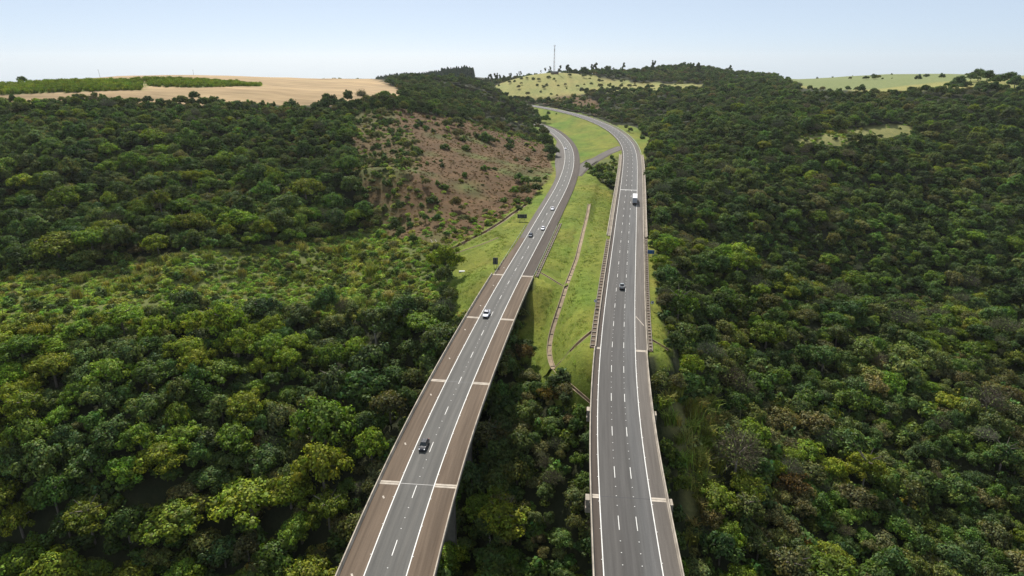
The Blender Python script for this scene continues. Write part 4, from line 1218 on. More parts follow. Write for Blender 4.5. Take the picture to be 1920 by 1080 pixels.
# solitary and distinctive plants first -------------------------------------------------
single(43, 158, 'broad', .95, d=640, tint=(.045, .075, .022), label='lone round tree on the skyline at the left end of the harvested field', h=1.05)
for (u, v, s, lb) in ((913, 266, 2.5, 'largest dark bush on the upper brown hillside'), (903, 262, 1.7, 'smaller olive bush touching the largest dark bush on the brown hillside'),
                      (955, 279, 1.75, 'round dark bush alone below the right end of the brown hillside ridge'), (868, 264, 1.2, 'small round bush left of the largest bush on the brown hillside'),
                      (874, 281, 1.45, 'small dark bush casting a shadow below two others on the brown hillside'), (835, 279, 1.4, 'grey green bush at the left edge of the bare brown slope'),
                      (827, 303, .6, 'tiny bush in the middle of the bare brown slope'), (927, 318, .7, 'tiny green bush low on the bare brown slope'), (812, 380, 1.5, 'dark rounded bush at the lower left of the brown hillside'),
                      (832, 354, 1.1, 'bush on the old track across the brown hillside')):
    single(u, v, 'bush', s, name='bush', label=lb, cat='bush')
for (u, v, s, k, t, lb) in ((966, 366, .85, 'broad', (.060, .092, .016), 'bright green tree in front of the roadside grove below the brown hillside'), (985, 348, .85, 'broad', (.05, .08, .018), 'middle tree of the roadside grove below the brown hillside'),
                      (1006, 346, .75, 'broad', (.045, .07, .018), 'tree of the roadside grove nearest the left carriageway'), (973, 340, .8, 'broad', (.04, .066, .018), 'rear dark tree of the roadside grove below the brown hillside'),
                      (945, 378, .9, 'bush', (.06, .09, .02), 'low tree at the lower left end of the roadside grove'), (1022, 335, .7, 'bush', (.075, .1, .022), 'light green shrub at the upper right end of the roadside grove')):
    single(u, v, k, s, tint=t, label=lb)
single(845, 232, 'yellow', .8, tint=(.20, .20, .02), label='bright yellow green tree on the ridge above the brown hillside')
single(926, 178, 'yellow', .7, d=880, tint=(.16, .16, .025), label='small yellow topped tree in the ridge forest near where the road disappears')
single(772, 215, 'tall', .75, h=.85, label='thin upright tree standing alone near the top of the brown hillside')
single(1028, 213, 'bush', 1.1, label='small tree standing alone in the far grass median', name='tree')
single(1043, 214, 'bush', .5, name='bush', label='small bush beside the lone tree in the far grass median', cat='bush')
single(1204, 260, 'bush', 1.3, label='round dark bush alone on the verge right of the far bend', name='bush', cat='bush', tint=(.045, .075, .02))
single(1600, 548, 'palm', 1.1, d=335, label='palm with drooping fronds in the right forest', name='palm_tree', cat='palm tree')
single(1473, 545, 'yellow', 1.25, tint=(.19, .20, .025), label='bright yellow tree in the right forest above the near spur')
single(1800, 625, 'yellow', 1.0, tint=(.17, .16, .02), label='smaller yellow topped tree far right on the near spur')
single(325, 440, 'lobed', 1.15, tint=(.075, .105, .010), label='big bright green tree on the left slope above the light scrub')
single(1490, 1040, 'rust', .9, tint=(.15, .10, .022), label='orange brown tree near the bottom edge right of the right viaduct')
single(1480, 930, 'rust', 1.2, tint=(.12, .075, .03), label='large rusty brown tree among green ones right of the right viaduct')
single(1030, 755, 'rust', .85, tint=(.17, .115, .03), label='tree with orange blossom between the two viaducts')
single(948, 706, 'broad', .9, tint=(.06, .085, .03), label='tree close beside the left viaduct at the lower end of the median grass', h=1.1)
single(978, 752, 'broad', .85, tint=(.05, .075, .024), label='second dark tree along the left viaduct below the median grass')
single(945, 800, 'broad', .9, tint=(.065, .09, .028), label='third tree along the left viaduct between the viaducts')
single(940, 945, 'lobed', .75, tint=(.09, .12, .016), label='bright green tree in the gap between the viaducts')
single(1060, 745, 'olive', .7, label='olive tree under the orange one at the end of the median grass')
# trees scattered over the far pasture hill
for i, (u, v, s) in enumerate(((978, 148, .5), (988, 149, .4), (1000, 149, .55), (1010, 152, .5), (1029, 146, .6), (1068, 144, .5), (1088, 140, .35), (1095, 146, .65), (1107, 141, .4), (1042, 153, .25), (965, 153, .45), (955, 157, .5), (1025, 160, .5), (1020, 166, .45), (1047, 161, .35), (1150, 150, .4), (1165, 162, .6), (1180, 165, .6), (1222, 163, .6), (1240, 166, .7), (1270, 168, .5))):
    single(u, v, 'olive' if i % 2 else 'bush', s * (1.7 if i % 2 else 2.4), label='small tree dotted on the open slope of the far pasture hill', cat='tree', group='trees dotted over the pasture hill', tint=(.062, .072, .032))
for i, (u, s) in enumerate(((1022, .75), (1032, .9), (1050, .95), (1062, 1.1), (1066, 1.15), (976, .85), (970, .7), (1014, .5), (1090, .5))):
    single(u, 133, 'euca', s * .85, d=1160, label='tree standing against the sky along the crest of the pasture hill', group='trees along the crest of the pasture hill', tint=(.05, .062, .04))
for i, u in enumerate((897, 903, 912, 921, 930, 938, 945, 957, 1110, 1128, 1150)):
    single(u, 146, 'euca', (1.15, 1.0, 1.05, 1.3, 1.3, 1.0, .8, .8, 1, .8, .8)[i], d=(1190, 1190, 1180, 1180, 1180, 1200, 1150, 1150, 1230, 1230, 1230)[i], label='slender tall tree in the row between the plantation and the pasture hill' if i < 8 else 'slender tall tree at the left edge of the far wooded hill',
           group='slender trees on the skyline' if i < 8 else 'slender trees at the edge of the far wooded hill', tint=(.046, .06, .038))
for i, (u, v, d, s) in enumerate(((1800, 145, 800, 1.3), (1850, 147, 830, 1.35), (1835, 140, 860, 1.4), (1872, 146, 800, 1.3), (1905, 148, 780, 1.4), (1895, 143, 820, 1.2), (1820, 146, 850, 1.0), (1925, 150, 760, 1.3))):
    single(u, v + 5, 'broad', s * 1.6, d=d, label=['round tree standing apart at the edge of the right skyline grove', 'wide flat topped tree in the right skyline grove', 'tallest tree of the right skyline grove', 'dark tree in the middle of the right skyline grove', 'tree at the right edge of the photo in the skyline grove', 'rear tree of the right skyline grove', 'low tree between the round tree and the flat topped tree', 'cut off tree at the far right of the skyline grove'][i], tint=(.036, .056, .022))
for i, (u, v, d) in enumerate(((1533, 140, 1450), (1562, 139, 1450), (1600, 138, 1500), (1672, 138, 1400), (1682, 135, 1600), (1737, 146, 1150), (1752, 132, 1690), (1722, 148, 1000), (1765, 147, 1000), (1590, 140, 1500), (1660, 133, 1600))):
    single(u, v, 'bush', (1.2, .9, 1.5, 1.0, 1.4, 2.0, 1.2, 2.2, 2.0, 1.0, .8)[i], d=d, label='small tree dotted over the far green hill on the right skyline', group='small trees on the far right hill', tint=(.04, .055, .028))

# big, middle and small trees of the forest -------------------------------------------------
def region_mix(X, Y, left):
    return X < 0 if left else X >= 0
ids = lambda X, Y, m: (X[m], Y[m])
def shade_free(X, Y): return X, Y
def forest(n, xr, yr, kinds, probs, size, f, classes=(0,), thin=None, **kw):
    X, Y = candidates(n, xr, yr)
    X, Y = pick(X, Y, classes)
    if thin is not None:
        k = rng.random(len(X)) < thin(X, Y); X, Y = X[k], Y[k]
    return plant(X, Y, kinds, probs, size, f, **kw)
# groves of the bright lobed kind at the lower left
forest(2600, (-175, -50), (95, 215), ['lobed', 'broad'], [.8, .2], (.85, 1.5), .58, thin=lambda X, Y: (fbm(X + 40, Y, 55, 2) > -.05) * ((X < -85) | (fbm(X, Y, 30, 1) > .2)))
# left slope
lowleft = lambda X, Y: Y < 265
forest(2500, (-420, 0), (90, 480), ['broad', 'tall', 'lobed', 'olive'], [.60, .12, .16, .12], (.85, 1.6), .60, thin=lambda X, Y: (Y < 425) | (X > -90))
forest(11000, (-420, 40), (80, 520), ['broad', 'tall', 'olive', 'grey', 'lobed', 'rust'], [.50, .16, .20, .05, .08, .01], (.42, .92), .46)
# the near spur on the right: dry, loose crowns; the slopes beyond the ravine: dark evergreen
spur = lambda X, Y: Y < 345 + .02 * X
forest(2000, (0, 520), (80, 370), ['broad', 'olive', 'grey', 'lobed', 'yellow', 'tall'], [.36, .36, .08, .12, .012, .07], (.8, 1.4), .60, thin=spur)
forest(9000, (0, 560), (80, 370), ['broad', 'tall', 'olive', 'grey', 'lobed', 'rust', 'yellow'], [.36, .11, .36, .07, .08, .008, .012], (.40, .88), .46, thin=spur)
forest(3000, (60, 560), (320, 700), ['broad', 'tall', 'olive', 'grey', 'lobed'], [.62, .16, .12, .05, .05], (.85, 1.55), .60, thin=lambda X, Y: ~spur(X, Y))
forest(11000, (60, 560), (320, 700), ['broad', 'tall', 'olive', 'grey', 'lobed'], [.56, .16, .16, .07, .05], (.42, .9), .46, thin=lambda X, Y: ~spur(X, Y))
# ridge behind the brown hillside and beyond
forest(5000, (-160, 80), (430, 1050), ['broad', 'tall', 'olive', 'grey'], [.60, .15, .20, .05], (.65, 1.1), .52)
forest(9000, (60, 900), (560, 1150), ['broad', 'tall', 'olive', 'grey'], [.55, .15, .24, .06], (.75, 1.25), .54, thin=lambda X, Y: ~((Y > 835) & (X > .43 * Y)))
forest(7000, (-330, 750), (1050, 1480), ['broad', 'olive'], [.78, .22], (.8, 1.3), .58, thin=lambda X, Y: ~((X > .40 * Y) | ((X < 0) & (Y > 1330))))
forest(120, (150, 560), (1200, 1420), ['euca', 'broad'], [.7, .3], (1.0, 1.4), .9, thin=lambda X, Y: X < .41 * Y)
# thickets filling the gaps
UND = Grid(4.0)
forest(30000, (-420, 560), (80, 640), ['shrub', 'bush'], [.45, .55], (.9, 1.7), .52, heads=UND)
# scrub
SCR = Grid(3.0)
forest(30000, (-330, 20), (150, 380), ['scrub', 'bush', 'tallgrass', 'shrub'], [.80, .03, .05, .12], (.4, 1.15), .42, classes=(7,), heads=SCR)
forest(240, (-330, 20), (150, 380), ['olive', 'broad', 'tall'], [.5, .35, .15], (.35, .6), 1.1, classes=(7,), heads=HEAD)
# brown hillside
BRN = Grid(4.0)
forest(7000, (-160, 60), (240, 700), ['shrub', 'bush', 'olive', 'scrub'], [.32, .34, .12, .22], (.35, 1.15), .66, classes=(2,), heads=BRN, thin=lambda X, Y: np.clip(.05 - .5 * fbm(X, Y, 45, 2) + 1.0 * inside(A_brown[2], X, Y) + .9 * inside(A_brown[0], X, Y) + .5 * sstep(560, 620, Y), .015, 1))
forest(2200, (-160, -20), (240, 620), ['olive', 'broad', 'tall'], [.5, .4, .1], (.35, .85), .85, classes=(2,), heads=BRN, thin=lambda X, Y: inside(A_brown[2], X, Y) * .9)
DRY = Grid(2.0)
forest(9000, (-140, 60), (260, 700), ['drytuft'], [1], (.35, .75), .5, classes=(2,), heads=DRY)
forest(900, (-20, 120), (620, 1100), ['shrub', 'bush', 'tallgrass'], [.5, .4, .1], (.6, 1.6), .62, classes=(2,))
# tall yellow grass by the right viaduct and cane on the hilltop
TG = Grid(2.0)
forest(2600, (20, 110), (95, 220), ['tallgrass', 'shrub'], [.85, .15], (.7, 1.2), .45, classes=(8,), heads=TG)
CN = Grid(2.0)
forest(16000, (-520, -180), (480, 760), ['cane'], [1], (.5, 1.0), .50, classes=(4,), heads=CN)
forest(500, (-160, -80), (470, 640), ['cane'], [1], (.7, 1.0), .45, classes=(0, 2), heads=CN, thin=lambda X, Y: inside(plan([(640, 520), (735, 548), (775, 590), (770, 640), (740, 590), (640, 540)]), X, Y))
# clearing and pasture tufts
forest(6000, (150, 480), (430, 720), ['scrub', 'shrub', 'tallgrass', 'bush'], [.55, .2, .15, .10], (.45, 1.15), .55, classes=(6,), thin=lambda X, Y: np.clip(.45 + 1.1 * fbm(X, Y, 26, 2), .05, 1))
# verge shrubs by the second viaduct
for px_ in ([(1118, 305), (1150, 288), (1160, 300), (1152, 345), (1135, 325)],):
    A = np.array([hit(u, v)[:2] for u, v in px_])
    X, Y = candidates(500, (A[:, 0].min(), A[:, 0].max()), (A[:, 1].min(), A[:, 1].max())); m = inside(A, X, Y)
    plant(X[m], Y[m], ['shrub', 'scrub', 'bush'], [.5, .35, .15], (.35, .85), .75)
forest(260, (-40, 330), (1000, 1230), ['olive', 'bush'], [.6, .4], (.5, 1.1), 1.6, classes=(5,), thin=lambda X, Y: .3 + .7 * (fbm(X, Y, 50, 2) > .1))
# lines of trees across the far right pasture
forest(900, (380, 1150), (850, 1180), ['broad', 'olive', 'bush'], [.4, .3, .3], (.5, 1.0), .8, classes=(5, 0), thin=lambda X, Y: (X > .43 * Y) * (fbm(X * .35, Y, 60, 2) > .42))
# trees close along the left viaduct, under deck level
for s_ in np.arange(55, sL_ab - 72, 7.0):
    for of_ in (12.8, 16.5):
        x_, y_, zd = CL.at(s_ + rng.uniform(-3, 3), of_ + rng.uniform(-1.5, 1.5)); g_ = float(ground(x_, y_))
        room = zd - 3.5 - g_
        if room < 6 or not in_view(np.array([x_]), np.array([y_]), np.array([g_]))[0]: continue
        k_ = ('broad', 'broad', 'tall', 'olive')[rng.integers(4)]; K_ = KIND[k_]
        sc_ = min(1.15, room / (K_['h'] + K_['R'] * 1.3)) * rng.uniform(.85, 1.0)
        TREES.append(dict(x=x_, y=y_, z=g_, k=k_, v=int(rng.integers(len(K_['c']))), s=sc_, sy=sc_, h=sc_ * rng.uniform(1.0, 1.2), rz=rng.uniform(0, 6.28), tint=K_['tints'][rng.integers(len(K_['tints']))] * rng.uniform(.8, 1.2), rad=K_['R'] * sc_))
        HEAD.put(x_, y_, K_['R'] * sc_)
# tufts in the mown grass
GT = Grid(2.0)
forest(26000, (-80, 120), (170, 460), ['grasstuft'], [1], (.5, 1.2), .45, classes=(1,), heads=GT, thin=lambda X, Y: np.clip(.55 + 1.2 * fbm(X, Y, 18, 3), .05, 1) * np.min([np.hypot(X[:, None] - xy[None, :, 0], Y[:, None] - xy[None, :, 1]).min(1) > h_ + 1.2 for xy, h_, _d, _z in LOWER], axis=0))
# pines of the far plantation
X, Y = candidates(3000, (-330, -60), (1480, 1640)); u, v, d = proj(X, Y, ground(X, Y)); m = (u > 705) & (u < 888)
u_ = u[m]; X, Y = X[m], Y[m]
plant(X[u_ < 828], Y[u_ < 828], ['pine'], [1], (.95, 1.05), .5, squash=(.82, 1.12)); plant(X[u_ >= 828], Y[u_ >= 828], ['pine'], [1], (1.3, 1.42), .5, squash=(.85, 1.1))

# ------------------------------------------------------------------ make them: the largest in view one by one, the rest as masses
for t in TREES:
    K = KIND[t['k']]
    zc = t['z'] + (K['h'] + K['R'] * .6) * t['s']
    u, v, d = proj(t['x'], t['y'], zc)
    t['u'], t['vv'], t['d'] = float(u), float(v), float(d)
    t['px'] = FPX * t['rad'] / max(1, t['d'])
TREEK = ('broad', 'lobed', 'tall', 'olive', 'grey', 'rust', 'yellow', 'bush')
def visible(t):
    if not (8 < t['u'] < 1912 and t['vv'] < 1075): return False
    K = KIND[t['k']]; top = np.array([t['x'], t['y'], t['z'] + (K['h'] + K['R'] * 1.0) * t['s']]); o = np.array([0, 0, CAMZ])
    q = np.linspace(.15, .97, 60)[:, None]; P = o + (top - o) * q
    if not (P[:, 2] > ground(P[:, 0], P[:, 1])).all(): return False
    for cu, hw in ((CL, 8.9), (CR, 9)):                   # behind a deck?
        n_ = nearest(cu, P[:, 0], P[:, 1])
        ab = sL_ab if cu is CL else sR_ab
        if ((np.abs(n_[1]) < hw) & (n_[2] < hw + 3) & (n_[0] < ab) & (P[:, 2] < n_[3] + .5) & (P[:, 2] > n_[3] - 3)).any(): return False
    return True
solo = [t for t in TREES if t.get('solo')]
N_SINGLE = 292 - len([t for t in solo if t.get('cat') == 'tree'])
cand = sorted((t for t in TREES if not t.get('solo') and t['k'] in TREEK[:-1]), key=lambda t: -t['px'] * (1.3 if t['k'] in ('lobed', 'yellow') else 1))
big = []
for t in cand:
    if len(big) >= N_SINGLE: break
    if visible(t): big.append(t); t['solo'] = True

TRUNK_TINT = None
def make_tree(t, name, label, cat, group):
    K = KIND[t['k']]
    root = empty(name, (t['x'], t['y'], t['z'] - .1), t['rz'])
    tag(root, label, cat, group)
    c = bpy.data.objects.new('crown', K['c'][t['v']]); COL.objects.link(c); c.parent = root
    hc = K['h'] * t['h'] + t.get('lift', 0)
    c.location = (0, 0, hc); c.scale = (t['s'], t.get('sy', t['s']), t['h'])
    c['tint'] = [float(x) for x in t['tint']]
    if K['t']:
        k = bpy.data.objects.new('trunk', K['t']); COL.objects.link(k); k.parent = root
        k.scale = (t['s'], t['s'], hc / max(K['h'], .5) if K['h'] > 2 else t['h'])
    return root
LOOK = {'broad': ('dark green', 'domed tree'), 'lobed': ('bright green', 'cauliflower crowned tree'), 'tall': ('deep green', 'upright tree'), 'olive': ('dull olive', 'loose crowned tree'),
        'grey': ('grey brown', 'almost leafless tree'), 'rust': ('rusty brown', 'tree'), 'yellow': ('yellow green', 'tree')}
ROWS = ('in the top belt', 'in the second belt', 'in the upper middle', 'at mid height', 'in lower middle', 'low down', 'along the bottom')
COLS = ((170, 'at left edge'), (400, 'near left edge'), (600, 'left of centre'), (850, 'towards left viaduct'), (1110, 'in the middle'), (1400, 'towards right viaduct'), (1580, 'right of centre'), (1760, 'near right edge'), (1e9, 'at right edge'))
def cell(t):
    r = min(6, max(0, int((t['vv'] - 180) / 130)))
    return ROWS[r] + ' ' + next(c for lim, c in COLS if t['u'] < lim)
NTH = ('first', 'second', 'third', 'fourth', 'fifth', 'sixth', 'seventh', 'eighth', 'ninth', 'tenth', 'eleventh', 'twelfth', 'thirteenth', 'fourteenth', 'fifteenth', 'sixteenth', 'seventeenth', 'eighteenth', 'nineteenth', 'twentieth', 'twenty first', 'twenty second', 'twenty third', 'twenty fourth')
def rank_labels(ts, text):
    byu = sorted(ts, key=lambda t: t['u'])
    for i, t in enumerate(byu):
        w_ = 'leftmost' if i == 0 else 'rightmost' if i == len(ts) - 1 else NTH[min(i, 23)] + ' from left'
        t['label'] = f'{text}, {w_}'
groups = {}
for t in big:
    groups.setdefault((t['k'], cell(t)), []).append(t)
for (k, cl_), ts in groups.items():
    a, b = LOOK[k]
    if len(ts) == 1:
        ts[0]['label'] = f'{a} {b} {cl_}'; continue
    rank_labels(ts, f'{a} {b} {cl_}')
SHORT = {'trees dotted over the pasture hill': 'small tree dotted over the pasture hill', 'small trees on the far right hill': 'tiny tree on the far green hill', 'trees along the crest of the pasture hill': 'tree on the pasture hill crest',
         'slender trees on the skyline': 'slender skyline tree beside the pine plantation', 'slender trees at the edge of the far wooded hill': 'slender tree left of the far wooded hill'}
for g_, tx in SHORT.items(): rank_labels([t for t in solo if t.get('group') == g_], tx)
for t in solo: make_tree(t, t['name'] or 'tree', t['label'], t['cat'], t['group'])
for t in big: make_tree(t, 'tree', t['label'], 'tree', 'forest trees around the viaducts')

def instanced(name, label, ts, mats=None):
    """one object: points that carry kind, turn, size and colour; geometry nodes put the plants there"""
    parts = []
    for t in ts:
        K = KIND[t['k']]
        parts.append((t, K))
    col = bpy.data.collections.new(name + '_plants')
    names = {}
    order = []
    for k in sorted({t['k'] for t in ts}):
        for i, me in enumerate(KIND[k]['c']):
            nm_ = f'{len(order):03d}_{k}'
            o = bpy.data.objects.new(nm_, me); col.objects.link(o); names[(k, i)] = len(order); order.append(o)
    me = bpy.data.meshes.new(name)
    n = len(ts)
    me.vertices.add(n)
    me.vertices.foreach_set('co', np.array([(t['x'], t['y'], t['z'] + KIND[t['k']]['h'] * t['h'] + t.get('lift', 0)) for t in ts], np.float32).ravel())
    def put(nm_, ty, arr, key):
        a = me.attributes.new(nm_, ty, 'POINT'); a.data.foreach_set(key, np.asarray(arr).ravel())
    put('rot', 'FLOAT_VECTOR', np.array([(0, 0, t['rz']) for t in ts], np.float32), 'vector')
    put('scl', 'FLOAT_VECTOR', np.array([(t['s'], t.get('sy', t['s']), t['h']) for t in ts], np.float32), 'vector')
    put('pick', 'INT', np.array([names[(t['k'], t['v'])] for t in ts], np.int32), 'value')
    put('tint', 'FLOAT_COLOR', np.array([(*t['tint'], 1) for t in ts], np.float32), 'color')
    me.update()
    o = bpy.data.objects.new(name, me); COL.objects.link(o)
    ng = bpy.data.node_groups.new(name, 'GeometryNodeTree')
    ng.interface.new_socket('Geometry', in_out='INPUT', socket_type='NodeSocketGeometry')
    ng.interface.new_socket('Geometry', in_out='OUTPUT', socket_type='NodeSocketGeometry')
    gi, go = ng.nodes.new('NodeGroupInput'), ng.nodes.new('NodeGroupOutput')
    ci = ng.nodes.new('GeometryNodeCollectionInfo'); ci.inputs['Collection'].default_value = col
    ci.inputs['Separate Children'].default_value = True; ci.inputs['Reset Children'].default_value = True
    ip = ng.nodes.new('GeometryNodeInstanceOnPoints'); ip.inputs['Pick Instance'].default_value = True
    def attr(nm_, ty):
        a = ng.nodes.new('GeometryNodeInputNamedAttribute'); a.data_type = ty; a.inputs['Name'].default_value = nm_; return a.outputs['Attribute']
    L = ng.links.new
    L(gi.outputs[0], ip.inputs['Points']); L(ci.outputs[0], ip.inputs['Instance'])
    L(attr('pick', 'INT'), ip.inputs['Instance Index'])
    er = ng.nodes.new('FunctionNodeEulerToRotation'); L(attr('rot', 'FLOAT_VECTOR'), er.inputs[0]); L(er.outputs[0], ip.inputs['Rotation'])
    L(attr('scl', 'FLOAT_VECTOR'), ip.inputs['Scale'])
    L(ip.outputs[0], go.inputs[0])
    md = o.modifiers.new('plants', 'NODES'); md.node_group = ng
    tag(o, label, kind='stuff')
    return o
rest = [t for t in TREES if not t.get('solo')]
sel = lambda f: [t for t in rest if f(t)]
tk = ('broad', 'lobed', 'tall', 'olive', 'grey', 'rust', 'yellow', 'euca', 'palm')
instanced('forest', 'rest of the dense mixed forest on both sides of the motorway', sel(lambda t: t['k'] in tk))
instanced('undergrowth', 'dense shrubs and thicket filling the gaps of the forest and the scrub slope', sel(lambda t: t['k'] in ('shrub', 'bush', 'scrub')))
instanced('cane_foliage', 'green strip of standing sugar cane on the hilltop field', sel(lambda t: t['k'] == 'cane'))
instanced('tall_grass', 'tall yellow green grass right of the right viaduct', sel(lambda t: t['k'] == 'tallgrass'))
instanced('dry_grass', 'dry brown tufts over the bare hillside', sel(lambda t: t['k'] == 'drytuft'))
instanced('grass', 'uneven tufts in the mown grass of the median and verges', sel(lambda t: t['k'] == 'grasstuft'))
instanced('pine_forest', 'dark far pine plantation on the skyline', sel(lambda t: t['k'] == 'pine'))

# ------------------------------------------------------------------ vehicles
def car(u, v, cu, label, paint, toward, kindv='hatch', cat='car', group='cars on the motorway'):
    """local frame: +x forward, z up; built life size"""
    s, off = cu.px(u, v)
    hd = cu.head(s) + (math.pi if toward else 0)
    root = empty({'pickup': 'pickup_truck'}.get(kindv, 'car'), cu.at(s, off, .012), hd)
    tag(root, label, cat, group)
    L, W = (5.1, 1.85) if kindv == 'pickup' else ((4.3, 1.76) if kindv == 'hatch' else (4.6, 1.76))
    h = L / 2
    P = M[paint]
    # lower body: rings along the length (x, half width, sill, shoulder height)
    st = [(-h, .74, .40, .74), (-h + .12, .84, .26, .90), (-h * .62, .88, .20, .96), (0, .885, .20, .95), (h * .42, .88, .20, .93), (h * .62, .86, .22, .86), (h - .30, .80, .25, .74), (h - .04, .66, .34, .60)]
    if kindv == 'pickup': st = [(x, w_ * 1.03, z0 + .14, z1 + .16) for x, w_, z0, z1 in st]
    m = MB(); k = W / 1.76
    m.loft([[(x, -w_ * k, z0 + .08), (x, -w_ * k, z1 - .14), (x, -w_ * k * .93, z1), (x, w_ * k * .93, z1), (x, w_ * k, z1 - .14), (x, w_ * k, z0 + .08), (x, w_ * k * .9, z0), (x, -w_ * k * .9, z0)] for x, w_, z0, z1 in st])
    body = m.build('body', P, root, True)
    body.data.set_sharp_from_angle(angle=R(35))
    dz = .16 if kindv == 'pickup' else 0
    # cabin (x of: windscreen foot, roof front, roof rear, rear window foot), roof height
    xw, xf, xr, xb, zr = {'hatch': (h * .50, h * .20, -h * .62, -h * .90, 1.47), 'sedan': (h * .46, h * .16, -h * .40, -h * .72, 1.43), 'pickup': (h * .46, h * .20, -h * .16, -h * .26, 1.78)}[kindv]
    zb = .93 + dz; wb, wt = .80 * k, .62 * k
    def q4(a, b, c, d, name, mat): mm = MB(); mm.add([a, b, c, d], [(0, 1, 2, 3)]); return mm.build(name, mat, root)
    m = MB(); m.add([(xf, -wt, zr), (xf, wt, zr), (xr, wt, zr - .03), (xr, -wt, zr - .03), (xf - .1, -wt * .9, zr + .05), (xf - .1, wt * .9, zr + .05), (xr + .1, wt * .9, zr + .03), (xr + .1, -wt * .9, zr + .03)],
                    [(0, 1, 5, 4), (1, 2, 6, 5), (2, 3, 7, 6), (3, 0, 4, 7), (4, 5, 6, 7)])
    m.build('roof', P, root)
    q4((xw, -wb, zb - .06), (xw, wb, zb - .06), (xf, wt, zr), (xf, -wt, zr), 'windscreen', M['glass'])
    q4((xb, wb, zb), (xb, -wb, zb), (xr, -wt, zr - .03), (xr, wt, zr - .03), 'rear_window', M['glass'])
    for sg in (-1, 1):
        a, b, c, d = (xw, sg * wb, zb - .06), (xf, sg * wt, zr), (xr, sg * wt, zr - .03), (xb, sg * wb, zb)
        q4(*( (a, b, c, d) if sg < 0 else (d, c, b, a)), 'side_window', M['glass'])
        mm = MB()                                          # door pillars proud of the glass
        for f in (.0, .42, .97):
            x0, x1 = xw + (xb - xw) * f, xf + (xr - xf) * f
            mm.add([(x0 - .05, sg * (wb + .006), zb - .05), (x0 + .05, sg * (wb + .006), zb - .05), (x1 + .04, sg * (wt + .006), zr), (x1 - .04, sg * (wt + .006), zr)], [(0, 1, 2, 3)])
        mm.build('pillar', P, root)
        mm = MB(); mm.box((xw - .12, sg * (.98 * k), zb + .06), (.12, .20, .14)); mm.build('door_mirror', P, root)
        mm = MB(); mm.box((h - .16, sg * .60 * k, .66 + dz), (.26, .30, .14), 0, .8); mm.build('headlight', M['lamp'], root)
        mm = MB(); mm.box((-h + .03, sg * .66 * k, .80 + dz), (.10, .24, .18)); mm.build('tail_light', M['tail'], root)
        for x in (-h * .60, h * .60):
            r = .40 if kindv == 'pickup' else .32
            mm = MB(); mm.tube((x, sg * (W / 2 - .22), r), (x, sg * (W / 2 - .01), r), r, n=14); wheel = mm.build('wheel', M['tyre'], root)
            mm = MB(); mm.tube((x, sg * (W / 2 - .02), r), (x, sg * (W / 2 + .012), r), r * .62, n=10); o = mm.build('rim', M['rim'], wheel)
    m = MB(); m.box((h - .10, 0, .40 + dz), (.20, 1.30 * k, .20)); m.build('bumper_grille', M['plastic'], root)
    m = MB(); m.box((-h + .06, 0, .45 + dz), (.16, 1.5 * k, .20)); m.build('rear_bumper', M['plastic'], root)
    if kindv == 'pickup':                                  # open load bed: dark floor inside raised sides
        m = MB(); m.box((-h * .62, 0, 1.13), (1.72, 1.40, .03)); m.build('load_bed', M['plastic'], root)
        for sg in (-1, 1):
            m = MB(); m.box((-h * .62, sg * .82, 1.22), (1.86, .12, .22)); m.build('bed_side', P, root)
        m = MB(); m.box((-h + .14, 0, 1.22), (.10, 1.5, .22)); m.build('tailgate', P, root)
    return root
car(795, 838, CL, 'black hatchback alone in the left lane of the left viaduct nearest the camera', 'car_black', True)
car(912, 592, CL, 'white pickup with open dark load bed on the left viaduct', 'car_white', True, 'pickup', 'pickup truck')
car(995, 443, CL, 'dark blue car on the left carriageway beside a white car', 'car_navy', True)
car(1018, 430, CL, 'white car next to the dark blue car on the left carriageway', 'car_white', True, 'sedan')
car(1036, 393, CL, 'white car farther up the left carriageway level with the road sign', 'car_white', True, 'sedan')
car(1060, 280, CL, 'small white car in the far bend of the left carriageway', 'car_white', True)
car(1028.5, 247, CL, 'tiny dark car where the left carriageway vanishes behind the hill', 'car_black', True)
car(1166, 540, CR, 'silver pickup with dark load bed in the middle lane of the right carriageway', 'car_silver', False, 'pickup', 'pickup truck')

